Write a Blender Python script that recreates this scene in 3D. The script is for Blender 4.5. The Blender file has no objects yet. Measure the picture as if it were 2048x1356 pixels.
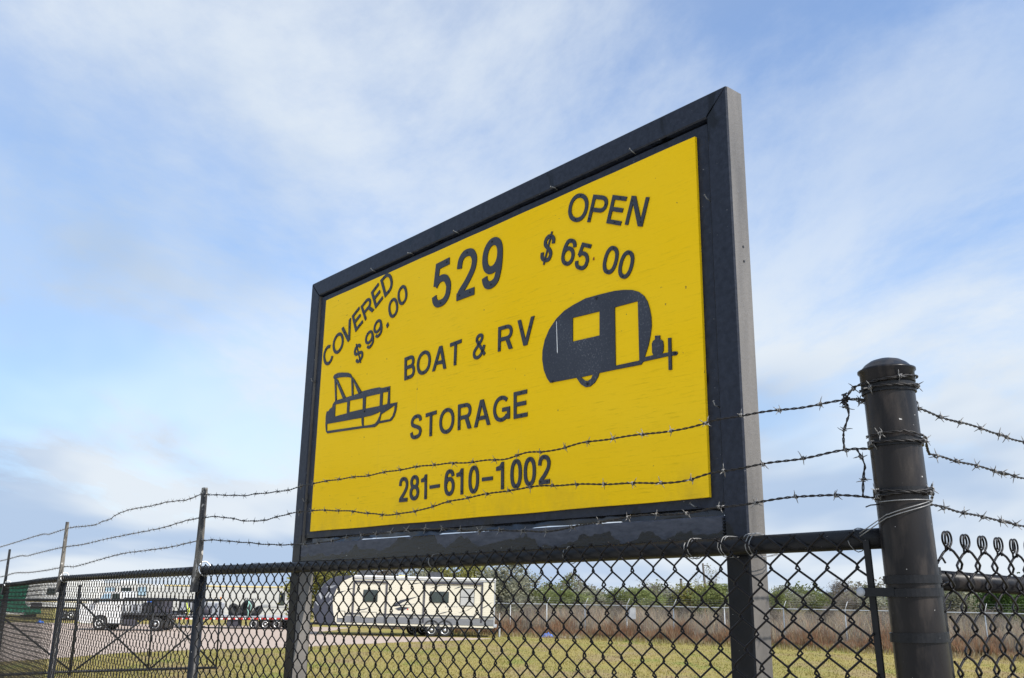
import bpy, math, random
import numpy as np
from mathutils import Vector, Matrix
from mathutils.geometry import tessellate_polygon

R = math.radians
scene = bpy.context.scene
COL = scene.collection

# ------------------------------------------------------------------ camera, sky, sun, exposure
EYE = 2.1
cam_data = bpy.data.cameras.new('camera')
cam_data.sensor_width = 36.0
cam_data.lens = 36.0 * 1885.0 / 2048.0
cam_data.clip_start = 0.05
cam_data.clip_end = 3000.0
cam = bpy.data.objects.new('camera', cam_data)
COL.objects.link(cam)
cam.matrix_world = Matrix.Translation((0, 0, EYE)) @ Matrix.Rotation(R(90) + 0.2676, 4, 'X') @ Matrix.Rotation(0.0153, 4, 'Z')
scene.camera = cam

SUN_DIR = Vector((0.75, -0.66, 0.0)).normalized() * math.cos(R(42)) + Vector((0, 0, math.sin(R(42))))
world = bpy.data.worlds.new('World')
scene.world = world
world.use_nodes = True
wn, wl = world.node_tree.nodes, world.node_tree.links
for n in list(wn):
    wn.remove(n)


def W(kind, **kw):
    n = wn.new(kind)
    for k, v in kw.items():
        setattr(n, k, v)
    return n


def wmath(op, a, b=None, clamp=False):
    n = W('ShaderNodeMath', operation=op, use_clamp=clamp)
    for i, v in enumerate((a, b)):
        if v is None:
            continue
        if isinstance(v, (int, float)):
            n.inputs[i].default_value = v
        else:
            wl.new(v, n.inputs[i])
    return n.outputs[0]


sky = W('ShaderNodeTexSky', sky_type='NISHITA')
sky.sun_disc = False
sky.sun_elevation = R(42)
sky.sun_rotation = math.atan2(SUN_DIR.x, SUN_DIR.y)
sky.altitude = 20
sky.air_density = 1.0
sky.dust_density = 1.2
sky.ozone_density = 1.6
# thin high cloud: noise on a flat cloud layer seen from below, the same all round the sky
geo = W('ShaderNodeTexCoord')
sep = W('ShaderNodeSeparateXYZ')
wl.new(geo.outputs['Generated'], sep.inputs[0])
zz = wmath('ADD', wmath('MAXIMUM', sep.outputs['Z'], 0.0), 0.17)
comb = W('ShaderNodeCombineXYZ')
wl.new(wmath('DIVIDE', sep.outputs['X'], zz), comb.inputs[0])
wl.new(wmath('DIVIDE', sep.outputs['Y'], zz), comb.inputs[1])


def wnoise(loc, scale, detail, rough, stretch=(1, 1, 1), rz=0.0, dist=0.0):
    mp = W('ShaderNodeMapping')
    mp.inputs['Location'].default_value = loc
    mp.inputs['Scale'].default_value = stretch
    mp.inputs['Rotation'].default_value = (0, 0, rz)
    wl.new(comb.outputs[0], mp.inputs['Vector'])
    nz = W('ShaderNodeTexNoise')
    nz.inputs['Scale'].default_value = scale
    nz.inputs['Detail'].default_value = detail
    nz.inputs['Roughness'].default_value = rough
    nz.inputs['Distortion'].default_value = dist
    wl.new(mp.outputs[0], nz.inputs['Vector'])
    return nz.outputs['Fac']


def wramp(fac, lo, hi, v0=0.0, v1=1.0):
    n = W('ShaderNodeMapRange', interpolation_type='SMOOTHSTEP')
    n.inputs['From Min'].default_value = lo
    n.inputs['From Max'].default_value = hi
    n.inputs['To Min'].default_value = v0
    n.inputs['To Max'].default_value = v1
    wl.new(fac, n.inputs['Value'])
    return n.outputs['Result']


BIG_LOC, MID_LOC, SHADE_LOC = (13.1, 5.7, 0), (2.4, 8.2, 0), (6.3, 24.6, 0)
big = wramp(wnoise(BIG_LOC, 0.50, 3.0, 0.45, (1.0, 0.8, 1), R(20), dist=0.2), 0.34, 0.66)
mid = wramp(wnoise(MID_LOC, 1.35, 10.0, 0.64, (1.0, 0.62, 1), R(24), 0.25), 0.40, 0.66)
shade = wramp(wnoise(SHADE_LOC, 0.75, 4.0, 0.5, (1.0, 0.7, 1), R(24), 0.2), 0.40, 0.62, 0.0, 0.95)
cover = wmath('ADD', wmath('ADD', wmath('MULTIPLY', big, 0.46), wmath('MULTIPLY', mid, 0.48)), 0.13, True)
low = wmath('SUBTRACT', 1.0, wmath('MULTIPLY', wmath('MAXIMUM', sep.outputs['Z'], 0.0), 2.5), True)
cover = wmath('ADD', cover, wmath('MULTIPLY', low, wmath('ADD', 0.85, wmath('MULTIPLY', big, 0.30))), True)


def wmix(fac, a, b, blend='MIX'):
    n = W('ShaderNodeMix', data_type='RGBA', blend_type=blend)
    for i, v in ((0, fac), (6, a), (7, b)):
        if isinstance(v, (int, float)):
            n.inputs[i].default_value = v
        elif isinstance(v, tuple):
            n.inputs[i].default_value = (*v, 1)
        else:
            wl.new(v, n.inputs[i])
    return n.outputs[2]


clear = wmix(1.0, sky.outputs[0], (0.80, 0.99, 1.18), 'MULTIPLY')
cloud = wmix(shade, (3.72, 4.06, 4.42), (2.15, 2.80, 3.80))
dt = W('ShaderNodeVectorMath', operation='DOT_PRODUCT')      # cloud is brighter the nearer it lies to the sun
wl.new(geo.outputs['Generated'], dt.inputs[0])
dt.inputs[1].default_value = SUN_DIR
glow = wramp(dt.outputs['Value'], 0.1, 1.0, 1.0, 2.2)
gl = W('ShaderNodeCombineColor')
for i in range(3):
    wl.new(glow, gl.inputs[i])
cloud = wmix(1.0, cloud, gl.outputs[0], 'MULTIPLY')
bg = W('ShaderNodeBackground')
bg.inputs['Strength'].default_value = 0.15
wl.new(wmix(cover, clear, cloud), bg.inputs['Color'])
wo = W('ShaderNodeOutputWorld')
wl.new(bg.outputs[0], wo.inputs['Surface'])

sun_data = bpy.data.lights.new('sun', 'SUN')
sun_data.energy = 4.2
sun_data.angle = R(0.5)
sun_data.color = (1.0, 0.94, 0.85)
sun = bpy.data.objects.new('sun', sun_data)
COL.objects.link(sun)
sun.rotation_euler = SUN_DIR.to_track_quat('Z', 'Y').to_euler()
sun.location = SUN_DIR * 60

vs = scene.view_settings
vs.view_transform = 'Standard'
vs.look = 'None'
vs.gamma = 1.0
vs.exposure = 0.5
vs.use_curve_mapping = False

# ------------------------------------------------------------------ helpers


class MB:
    """collects faces (with a material slot each) and links them as one mesh object"""

    def __init__(self):
        self.v, self.f, self.m, self.sm = [], [], [], []

    def add(self, verts, faces, slot=0, smooth=False):
        b = len(self.v)
        self.v.extend([tuple(p) for p in verts])
        for f in faces:
            self.f.append(tuple(i + b for i in f))
            self.m.append(slot)
            self.sm.append(smooth)
        return self

    def box(self, lo, hi, slot=0, M=None):
        (a, b, c), (d, e, f) = lo, hi
        v = [Vector(p) for p in ((a, b, c), (d, b, c), (d, e, c), (a, e, c), (a, b, f), (d, b, f), (d, e, f), (a, e, f))]
        if M:
            v = [M @ p for p in v]
        return self.add(v, ((0, 3, 2, 1), (4, 5, 6, 7), (0, 1, 5, 4), (1, 2, 6, 5), (2, 3, 7, 6), (3, 0, 4, 7)), slot)

    def bevel_box(self, lo, hi, r, slot=0, M=None):
        """box with its twelve edges chamfered"""
        lo, hi = Vector(lo), Vector(hi)
        v, idx = [], {}
        for sx in (0, 1):
            for sy in (0, 1):
                for sz in (0, 1):
                    c = Vector((hi.x if sx else lo.x, hi.y if sy else lo.y, hi.z if sz else lo.z))
                    for ax in range(3):
                        p = c.copy()
                        for k in range(3):
                            if k != ax:
                                p[k] += -r if (sx, sy, sz)[k] else r
                        idx[(sx, sy, sz, ax)] = len(v)
                        v.append(p)
        F = []
        for ax in range(3):
            o1, o2 = [k for k in range(3) if k != ax]
            for s in (0, 1):
                q = []
                for a, b in ((0, 0), (1, 0), (1, 1), (0, 1)):
                    c = [0, 0, 0]
                    c[ax], c[o1], c[o2] = s, a, b
                    q.append(idx[(*c, ax)])
                F.append(q)
            for a in (0, 1):
                for b in (0, 1):
                    c0, c1 = [0, 0, 0], [0, 0, 0]
                    c0[ax], c1[ax] = 0, 1
                    c0[o1] = c1[o1] = a
                    c0[o2] = c1[o2] = b
                    F.append([idx[(*c0, o1)], idx[(*c1, o1)], idx[(*c1, o2)], idx[(*c0, o2)]])
        for sx in (0, 1):
            for sy in (0, 1):
                for sz in (0, 1):
                    F.append([idx[(sx, sy, sz, k)] for k in range(3)])
        cen = (lo + hi) / 2
        G = []
        for q in F:
            n = (v[q[1]] - v[q[0]]).cross(v[q[2]] - v[q[0]])
            fc = sum((v[i] for i in q), Vector()) / len(q)
            G.append(q if n.dot(fc - cen) > 0 else q[::-1])
        if M:
            v = [M @ p for p in v]
        return self.add(v, G, slot)

    def tube(self, pts, r, n=8, slot=0, cap=True, smooth=True, closed=False):
        """round tube along points; r a number or one per point"""
        P = [Vector(p) for p in pts]
        m = len(P)
        rr = [r] * m if isinstance(r, (int, float)) else list(r)
        T = []
        for i in range(m):
            if closed:
                t = P[(i + 1) % m] - P[i - 1]
            else:
                t = P[min(i + 1, m - 1)] - P[max(i - 1, 0)]
            T.append(t.normalized() if t.length > 1e-9 else Vector((0, 0, 1)))
        u = T[0].orthogonal().normalized()
        V = []
        for i in range(m):
            u = (u - T[i] * u.dot(T[i]))
            u = u.normalized() if u.length > 1e-6 else T[i].orthogonal().normalized()
            w = T[i].cross(u)
            for k in range(n):
                a = 2 * math.pi * k / n
                V.append(P[i] + (u * math.cos(a) + w * math.sin(a)) * rr[i])
        F = []
        for i in range(m if closed else m - 1):
            j = (i + 1) % m
            for k in range(n):
                l = (k + 1) % n
                F.append((i * n + k, i * n + l, j * n + l, j * n + k))
        self.add(V, F, slot, smooth)
        if cap and not closed:
            b = len(self.v) - m * n
            self.f.append(tuple(b + k for k in range(n))[::-1]); self.m.append(slot); self.sm.append(False)
            self.f.append(tuple(b + (m - 1) * n + k for k in range(n))); self.m.append(slot); self.sm.append(False)
        return self

    def lathe(self, prof, n, slot=0, M=None, smooth=True):
        """profile (radius, height) turned about local Z"""
        V, F = [], []
        for r, z in prof:
            for k in range(n):
                a = 2 * math.pi * k / n
                p = Vector((r * math.cos(a), r * math.sin(a), z))
                V.append(M @ p if M else p)
        for i in range(len(prof) - 1):
            for k in range(n):
                l = (k + 1) % n
                F.append((i * n + k, i * n + l, (i + 1) * n + l, (i + 1) * n + k))
        self.add(V, F, slot, smooth)
        b = len(self.v) - len(V)
        self.f.append(tuple(b + k for k in range(n))[::-1]); self.m.append(slot); self.sm.append(False)
        e = b + (len(prof) - 1) * n
        self.f.append(tuple(e + k for k in range(n))); self.m.append(slot); self.sm.append(False)
        return self

    def slab(self, loops, place, d0, d1, slot=0):
        """flat shape with holes, loops[0] the outline, thickness from d0 (back) to d1 (front); place(x, y, d) -> 3D"""
        L = []
        for i, lp in enumerate(loops):
            a = sum(lp[k - 1][0] * lp[k][1] - lp[k][0] * lp[k - 1][1] for k in range(len(lp)))
            L.append(list(lp) if (a > 0) == (i == 0) else list(lp)[::-1])
        tri = tessellate_polygon([[Vector((x, y, 0)) for x, y in lp] for lp in L])
        flat = [p for lp in L for p in lp]
        n = len(flat)
        V = [place(x, y, d1) for x, y in flat] + [place(x, y, d0) for x, y in flat]
        F = []
        for a, b, c in tri:
            (x0, y0), (x1, y1), (x2, y2) = flat[a], flat[b], flat[c]
            if (x1 - x0) * (y2 - y0) - (x2 - x0) * (y1 - y0) < 0:
                b, c = c, b
            F.append((a, b, c))
            F.append((a + n, c + n, b + n))
        o = 0
        for lp in L:
            k = len(lp)
            for i in range(k):
                j = (i + 1) % k
                F.append((o + i, o + i + n, o + j + n, o + j))
            o += k
        return self.add(V, F, slot)

    def mesh(self, name, mats):
        me = bpy.data.meshes.new(name)
        me.from_pydata(self.v, [], self.f)
        for m in (mats if isinstance(mats, (list, tuple)) else [mats]):
            me.materials.append(m)
        me.polygons.foreach_set('material_index', self.m)
        me.polygons.foreach_set('use_smooth', self.sm)
        me.update()
        return me

    def build(self, name, mats, parent=None):
        return link(name, self.mesh(name, mats), parent)


def link(name, me, parent=None):
    o = bpy.data.objects.new(name, me)
    COL.objects.link(o)
    if parent is not None:
        o.parent = parent
        o.matrix_parent_inverse = ROOTS[parent].inverted() if parent in ROOTS else Matrix()
    return o


ROOTS = {}


def root(name, loc=(0, 0, 0), rz=0.0, ry=0.0, world_parts=False):
    """an Empty at the base of a thing; with world_parts its parts are written in world coordinates"""
    o = bpy.data.objects.new(name, None)
    o.empty_display_size = 0.2
    COL.objects.link(o)
    o.location = loc
    o.rotation_euler = (0, ry, rz)
    if world_parts:
        ROOTS[o] = Matrix.Translation(loc) @ Matrix.Rotation(rz, 4, 'Z') @ Matrix.Rotation(ry, 4, 'Y')
    return o


def tag(o, label=None, category=None, group=None, kind=None):
    for k, v in (('label', label), ('category', category), ('group', group), ('kind', kind)):
        if v:
            o[k] = v
    return o


def tri_mesh(name, V, F, mats, mi=None, smooth=False):
    """big mesh from numpy arrays; F (n,3) or (n,4)"""
    me = bpy.data.meshes.new(name)
    V = np.ascontiguousarray(V, dtype=np.float32)
    F = np.ascontiguousarray(F, dtype=np.int32)
    k = F.shape[1]
    me.vertices.add(len(V))
    me.vertices.foreach_set('co', V.ravel())
    me.loops.add(F.size)
    me.loops.foreach_set('vertex_index', F.ravel())
    me.polygons.add(len(F))
    me.polygons.foreach_set('loop_start', np.arange(0, F.size, k, dtype=np.int32))
    me.polygons.foreach_set('loop_total', np.full(len(F), k, dtype=np.int32))
    for m in (mats if isinstance(mats, (list, tuple)) else [mats]):
        me.materials.append(m)
    if mi is not None:
        me.polygons.foreach_set('material_index', np.ascontiguousarray(mi, dtype=np.int32))
    if smooth:
        me.polygons.foreach_set('use_smooth', np.ones(len(F), dtype=bool))
    me.update(calc_edges=True)
    return me


# ------------------------------------------------------------------ materials


class Mat:
    def __init__(self, name, color=(0.5, 0.5, 0.5), rough=0.6, metal=0.0, spec=0.5):
        self.m = bpy.data.materials.new(name)
        self.m.use_nodes = True
        self.n, self.l = self.m.node_tree.nodes, self.m.node_tree.links
        self.b = self.n['Principled BSDF']
        self.b.inputs['Base Color'].default_value = (*color, 1)
        self.b.inputs['Roughness'].default_value = rough
        self.b.inputs['Metallic'].default_value = metal
        self.b.inputs['Specular IOR Level'].default_value = spec
        self.tc = None

    def node(self, kind, **kw):
        x = self.n.new(kind)
        for k, v in kw.items():
            setattr(x, k, v)
        return x

    def coords(self, scale=(1, 1, 1), rot=(0, 0, 0), loc=(0, 0, 0)):
        if self.tc is None:
            self.tc = self.node('ShaderNodeTexCoord')
        mp = self.node('ShaderNodeMapping')
        mp.inputs['Scale'].default_value = scale
        mp.inputs['Rotation'].default_value = rot
        mp.inputs['Location'].default_value = loc
        self.l.new(self.tc.outputs['Object'], mp.inputs[0])
        return mp.outputs[0]

    def noise(self, scale, detail=4, rough=0.55, stretch=(1, 1, 1), loc=(0, 0, 0), dist=0.0, rot=(0, 0, 0)):
        x = self.node('ShaderNodeTexNoise')
        x.inputs['Scale'].default_value = scale
        x.inputs['Detail'].default_value = detail
        x.inputs['Roughness'].default_value = rough
        x.inputs['Distortion'].default_value = dist
        self.l.new(self.coords(stretch, rot, loc), x.inputs['Vector'])
        return x.outputs['Fac']

    def step(self, fac, lo, hi, v0=0.0, v1=1.0):
        x = self.node('ShaderNodeMapRange')
        x.inputs['From Min'].default_value = lo
        x.inputs['From Max'].default_value = hi
        x.inputs['To Min'].default_value = v0
        x.inputs['To Max'].default_value = v1
        self.l.new(fac, x.inputs['Value'])
        return x.outputs['Result']

    def mix(self, fac, a, b):
        x = self.node('ShaderNodeMix', data_type='RGBA')
        self.l.new(fac, x.inputs['Factor'])
        for i, v in ((6, a), (7, b)):
            if isinstance(v, tuple):
                x.inputs[i].default_value = (*v, 1)
            else:
                self.l.new(v, x.inputs[i])
        return x.outputs[2]

    def color(self, out):
        self.l.new(out, self.b.inputs['Base Color'])
        return self

    def rough(self, out):
        self.l.new(out, self.b.inputs['Roughness'])
        return self

    def translucent(self, col, amount):
        t = self.node('ShaderNodeBsdfTranslucent')
        self.l.new(col, t.inputs['Color'])
        m = self.node('ShaderNodeMixShader')
        m.inputs[0].default_value = amount
        self.l.new(self.b.outputs[0], m.inputs[1])
        self.l.new(t.outputs[0], m.inputs[2])
        self.l.new(m.outputs[0], self.n['Material Output'].inputs['Surface'])
        return self

    def bump(self, fac, strength=0.3, dist=0.01):
        x = self.node('ShaderNodeBump')
        x.inputs['Strength'].default_value = strength
        x.inputs['Distance'].default_value = dist
        self.l.new(fac, x.inputs['Height'])
        self.l.new(x.outputs[0], self.b.inputs['Normal'])
        return self


def simple(name, c, rough=0.6, metal=0.0, var=0.25, scale=8.0, bump=0.0, spec=0.5):
    k = Mat(name, c, rough, metal, spec)
    f = k.noise(scale, 5, 0.6)
    k.color(k.mix(k.step(f, 0.3, 0.7), tuple(x * (1 - var) for x in c), tuple(min(1, x * (1 + var)) for x in c)))
    if bump:
        k.bump(f, bump, 0.01)
    return k.m


def mk_sign_paint():
    k = Mat('black_sign_paint', rough=0.42, spec=0.28)
    grain = k.noise(60, 5, 0.6, (1, 1, 1))
    low = k.node('ShaderNodeSeparateXYZ')
    k.l.new(k.coords(), low.inputs[0])
    pn = k.noise(4.5, 4, 0.5, (1, 1, 0.6), dist=0.6)
    ad = k.node('ShaderNodeMath', operation='ADD')
    k.l.new(low.outputs['Z'], ad.inputs[0])
    k.l.new(k.step(pn, 0.3, 0.7, -0.10, 0.10), ad.inputs[1])
    wet = k.step(ad.outputs[0], 2.268, 2.260)                     # touched up with fresh paint along the bottom
    drip = k.step(k.noise(9, 3, 0.5, (1, 1, 0.5), (3, 1, 7), dist=0.7), 0.63, 0.66)
    mxp = k.node('ShaderNodeMath', operation='MAXIMUM')
    k.l.new(wet, mxp.inputs[0]); k.l.new(drip, mxp.inputs[1])
    patch = mxp.outputs[0]
    specks = k.step(k.noise(150, 2, 0.5), 0.745, 0.765)
    base = k.mix(k.step(grain, 0.3, 0.7), (0.007, 0.010, 0.019), (0.021, 0.026, 0.041))
    fresh = k.mix(patch, base, (0.004, 0.005, 0.008))
    k.color(k.mix(specks, fresh, (0.32, 0.31, 0.30)))
    k.rough(k.step(patch, 0, 1, 0.50, 0.30))
    k.bump(grain, 0.25, 0.004)
    return k.m


def mk_worn():
    # bottom tube: dusty old paint above, glossy fresh paint slapped on below with a wavy edge
    k = Mat('touched_up_black_paint', rough=0.4, spec=0.4)
    z = k.node('ShaderNodeSeparateXYZ')
    k.l.new(k.coords(), z.inputs[0])
    ad = k.node('ShaderNodeMath', operation='ADD')
    k.l.new(z.outputs['Z'], ad.inputs[0])
    k.l.new(k.step(k.noise(3.6, 4, 0.55, (1, 1, 1), dist=0.5), 0.32, 0.68, -0.052, 0.052), ad.inputs[1])
    wet = k.step(ad.outputs[0], 2.268, 2.264)
    g = k.noise(22, 6, 0.7, (1, 1, 3))
    old = k.mix(k.step(g, 0.35, 0.65), (0.026, 0.031, 0.046), (0.070, 0.076, 0.098))
    c = k.mix(wet, old, (0.004, 0.005, 0.008))
    chips = k.step(k.noise(75, 3, 0.6), 0.70, 0.73)
    k.color(k.mix(chips, c, (0.30, 0.29, 0.27)))
    k.rough(k.step(wet, 0, 1, 0.55, 0.2))
    k.bump(g, 0.3, 0.004)
    return k.m


def mk_lit_side():
    # right-hand post faces: paler grey stands in for sun on the black paint
    k = Mat('lit_side_black_paint', rough=0.55)
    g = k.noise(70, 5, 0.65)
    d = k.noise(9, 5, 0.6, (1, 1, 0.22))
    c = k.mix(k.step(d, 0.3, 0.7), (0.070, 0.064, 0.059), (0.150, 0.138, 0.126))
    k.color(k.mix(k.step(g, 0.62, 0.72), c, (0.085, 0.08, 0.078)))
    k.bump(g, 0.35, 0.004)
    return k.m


def mk_yellow():
    k = Mat('yellow_board_paint', rough=0.62, spec=0.10)
    grain = k.noise(9, 8, 0.78, (1.0, 1, 16.0))
    area = k.noise(2.6, 3, 0.5, (0.6, 1, 1.1), (5, 0, 2))
    soft = k.noise(1.7, 3, 0.5, (0.7, 1, 1.3))
    c = k.mix(k.step(soft, 0.32, 0.66), (0.87, 0.540, 0.0012), (0.87, 0.558, 0.012))
    gm = k.node('ShaderNodeMath', operation='MULTIPLY')
    k.l.new(k.step(grain, 0.54, 0.67), gm.inputs[0]); k.l.new(k.step(area, 0.38, 0.62, 0.25, 1.0), gm.inputs[1])
    c = k.mix(gm.outputs[0], c, (0.63, 0.41, 0.005))
    zz_ = k.node('ShaderNodeSeparateXYZ')
    k.l.new(k.coords(), zz_.inputs[0])
    ed = k.node('ShaderNodeMath', operation='MULTIPLY')
    k.l.new(k.step(zz_.outputs['Z'], 2.46, 2.34), ed.inputs[0])
    k.l.new(k.step(k.noise(8, 6, 0.7, (1, 1, 0.5), (2, 2, 8)), 0.46, 0.72, 0.0, 0.55), ed.inputs[1])
    c = k.mix(ed.outputs[0], c, (0.46, 0.30, 0.03))                # splashed dirt along the lower edge
    runs = k.step(k.noise(30, 3, 0.5, (1, 1, 0.03), (1, 4, 2)), 0.70, 0.78, 0.0, 0.35)
    c = k.mix(runs, c, (0.60, 0.41, 0.05))
    dirt = k.step(k.noise(60, 2, 0.5), 0.745, 0.77)
    k.color(k.mix(dirt, c, (0.30, 0.19, 0.03)))
    k.bump(grain, 0.25, 0.004)
    return k.m


def mk_letter():
    k = Mat('dark_plastic_letter', rough=0.55)
    g = k.noise(150, 3, 0.6)
    c = k.mix(k.step(g, 0.35, 0.65), (0.013, 0.016, 0.025), (0.028, 0.032, 0.044))
    k.color(c)
    k.bump(g, 0.15, 0.002)
    return k.m


def mk_emblem():
    k = Mat('dusty_dark_emblem', rough=0.55)
    g = k.noise(150, 4, 0.75)
    d = k.noise(6, 3, 0.5)
    dust = k.step(g, 0.54, 0.72)
    c = k.mix(k.step(d, 0.3, 0.7), (0.011, 0.014, 0.025), (0.026, 0.031, 0.046))
    c2 = k.mix(k.step(d, 0.45, 0.75), (0.07, 0.075, 0.09), (0.30, 0.30, 0.31))
    k.color(k.mix(dust, c, c2))
    return k.m


def mk_fence_black():
    k = Mat('black_fence_paint', rough=0.42, spec=0.22)
    g = k.noise(40, 4, 0.6)
    sp = k.step(k.noise(150, 2, 0.5), 0.745, 0.77)
    c = k.mix(k.step(g, 0.3, 0.7), (0.005, 0.006, 0.008), (0.012, 0.012, 0.014))
    k.color(k.mix(sp, c, (0.32, 0.31, 0.30)))
    k.rough(k.step(g, 0.3, 0.7, 0.34, 0.52))
    k.bump(g, 0.12, 0.004)
    return k.m


def mk_post_paint():
    k = Mat('black_pipe_post_paint', rough=0.35, spec=0.2)
    g = k.noise(30, 5, 0.6, (1, 1, 0.25))
    sp = k.step(k.noise(95, 2, 0.5), 0.755, 0.775)
    bl = k.step(k.noise(2.6, 3, 0.6, (1, 1, 0.5)), 0.42, 0.62)
    c = k.mix(bl, (0.006, 0.006, 0.008), (0.024, 0.020, 0.018))
    c = k.mix(k.step(g, 0.50, 0.70), c, (0.034, 0.028, 0.025))
    scuff = k.step(k.noise(14, 6, 0.8, (1, 1, 0.12), (2, 7, 1)), 0.66, 0.74)
    c = k.mix(scuff, c, (0.060, 0.053, 0.048))
    rust = k.step(k.noise(16, 5, 0.7, (1, 1, 0.6), (9, 3, 5)), 0.70, 0.76)
    c = k.mix(rust, c, (0.085, 0.040, 0.020))
    k.color(k.mix(sp, c, (0.42, 0.41, 0.40)))
    k.rough(k.step(g, 0.3, 0.7, 0.26, 0.42))
    k.bump(g, 0.15, 0.004)
    return k.m


def mk_ext():
    k = Mat('weathered_post_top', rough=0.8)
    g = k.noise(18, 5, 0.65, (1, 1, 0.35))
    w = k.step(k.noise(30, 3, 0.6), 0.60, 0.66)
    c = k.mix(k.step(g, 0.42, 0.58), (0.020, 0.020, 0.022), (0.13, 0.115, 0.095))
    k.color(k.mix(w, c, (0.34, 0.32, 0.29)))
    k.bump(g, 0.4, 0.006)
    return k.m


def mk_ground():
    k = Mat('mown_winter_grass', rough=0.95, spec=0.1)
    a = k.noise(0.16, 4, 0.6, (1, 0.6, 1))
    b = k.noise(0.55, 5, 0.65, (1, 0.5, 1), (4, 9, 0))
    c = k.noise(9.0, 6, 0.75)
    base = k.mix(k.step(a, 0.38, 0.62), (0.262, 0.205, 0.064), (0.200, 0.180, 0.048))
    green = k.mix(k.step(b, 0.54, 0.66), base, (0.120, 0.165, 0.026))
    brown = k.mix(k.step(k.noise(0.42, 5, 0.6, (1, 0.45, 1), (31, 5, 0)), 0.50, 0.62), green, (0.235, 0.170, 0.098))
    fine = k.mix(k.step(c, 0.35, 0.70), brown, (0.270, 0.220, 0.080))
    k.color(fine)
    k.bump(c, 0.6, 0.05)
    return k.m


def mk_gravel():
    k = Mat('pinkish_crushed_gravel', rough=0.95, spec=0.15)
    a = k.noise(0.25, 4, 0.6, (1, 0.35, 1))
    c = k.noise(14.0, 5, 0.75)
    t = k.noise(0.5, 4, 0.6, (0.25, 1.6, 1), (3, 2, 0))
    base = k.mix(k.step(a, 0.35, 0.65), (0.320, 0.243, 0.193), (0.385, 0.305, 0.250))
    base = k.mix(k.step(t, 0.60, 0.72), base, (0.225, 0.168, 0.128))
    k.color(k.mix(k.step(c, 0.35, 0.75), base, (0.42, 0.345, 0.29)))
    k.bump(c, 0.5, 0.03)
    return k.m


def mk_siding(name, c0, c1, pitch=0.09):
    k = Mat(name, rough=0.45)
    wv = k.node('ShaderNodeTexWave', wave_type='BANDS', bands_direction='Z', wave_profile='SAW')
    wv.inputs['Scale'].default_value = 0.31416 / pitch
    k.l.new(k.coords(), wv.inputs['Vector'])
    ln = k.step(wv.outputs['Fac'], 0.80, 0.95)
    d = k.noise(1.2, 4, 0.6, (1, 1, 0.5))
    c = k.mix(k.step(d, 0.3, 0.7), c0, tuple(x * 0.94 for x in c0))
    k.color(k.mix(ln, c, c1))
    k.bump(wv.outputs['Fac'], 0.5, 0.02)
    return k.m


def mk_leaf(name, c0, c1):
    k = Mat(name, rough=0.7, spec=0.25)
    g = k.noise(0.9, 4, 0.65)
    oi = k.node('ShaderNodeObjectInfo')
    c = k.mix(k.step(g, 0.35, 0.65), c0, c1)
    hs = k.node('ShaderNodeHueSaturation')
    k.l.new(c, hs.inputs['Color'])
    k.l.new(k.step(oi.outputs['Random'], 0, 1, 0.75, 1.2), hs.inputs['Value'])
    k.color(hs.outputs[0])
    k.translucent(hs.outputs[0], 0.45)
    return k.m


def mk_lawn():
    k = Mat('lawn_blade', rough=0.9, spec=0.1)
    a = k.noise(0.16, 4, 0.6, (1, 0.6, 1))
    b = k.noise(0.55, 5, 0.65, (1, 0.5, 1), (4, 9, 0))
    base = k.mix(k.step(a, 0.38, 0.62), (0.258, 0.202, 0.062), (0.196, 0.178, 0.045))
    c = k.mix(k.step(b, 0.54, 0.66), base, (0.115, 0.165, 0.022))
    c = k.mix(k.step(k.noise(0.42, 5, 0.6, (1, 0.45, 1), (31, 5, 0)), 0.50, 0.62), c, (0.230, 0.160, 0.090))
    k.color(c)
    k.translucent(c, 0.5)
    return k.m


def mk_fabric(name, c, cover):
    """woven wire seen from far off: the gaps between the wires let the view through"""
    k = Mat(name, c, 0.5, 0.6)
    tr = k.node('ShaderNodeBsdfTransparent')
    mx = k.node('ShaderNodeMixShader')
    a = k.node('ShaderNodeTexWave', wave_type='BANDS', bands_direction='DIAGONAL')
    a.inputs['Scale'].default_value = 6.0
    k.l.new(k.coords(), a.inputs['Vector'])
    fac = k.step(a.outputs['Fac'], 0, 1, cover * 0.7, cover * 1.3)
    k.l.new(fac, mx.inputs[0])
    k.l.new(tr.outputs[0], mx.inputs[1])
    k.l.new(k.b.outputs[0], mx.inputs[2])
    k.l.new(mx.outputs[0], k.n['Material Output'].inputs['Surface'])
    return k.m


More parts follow.
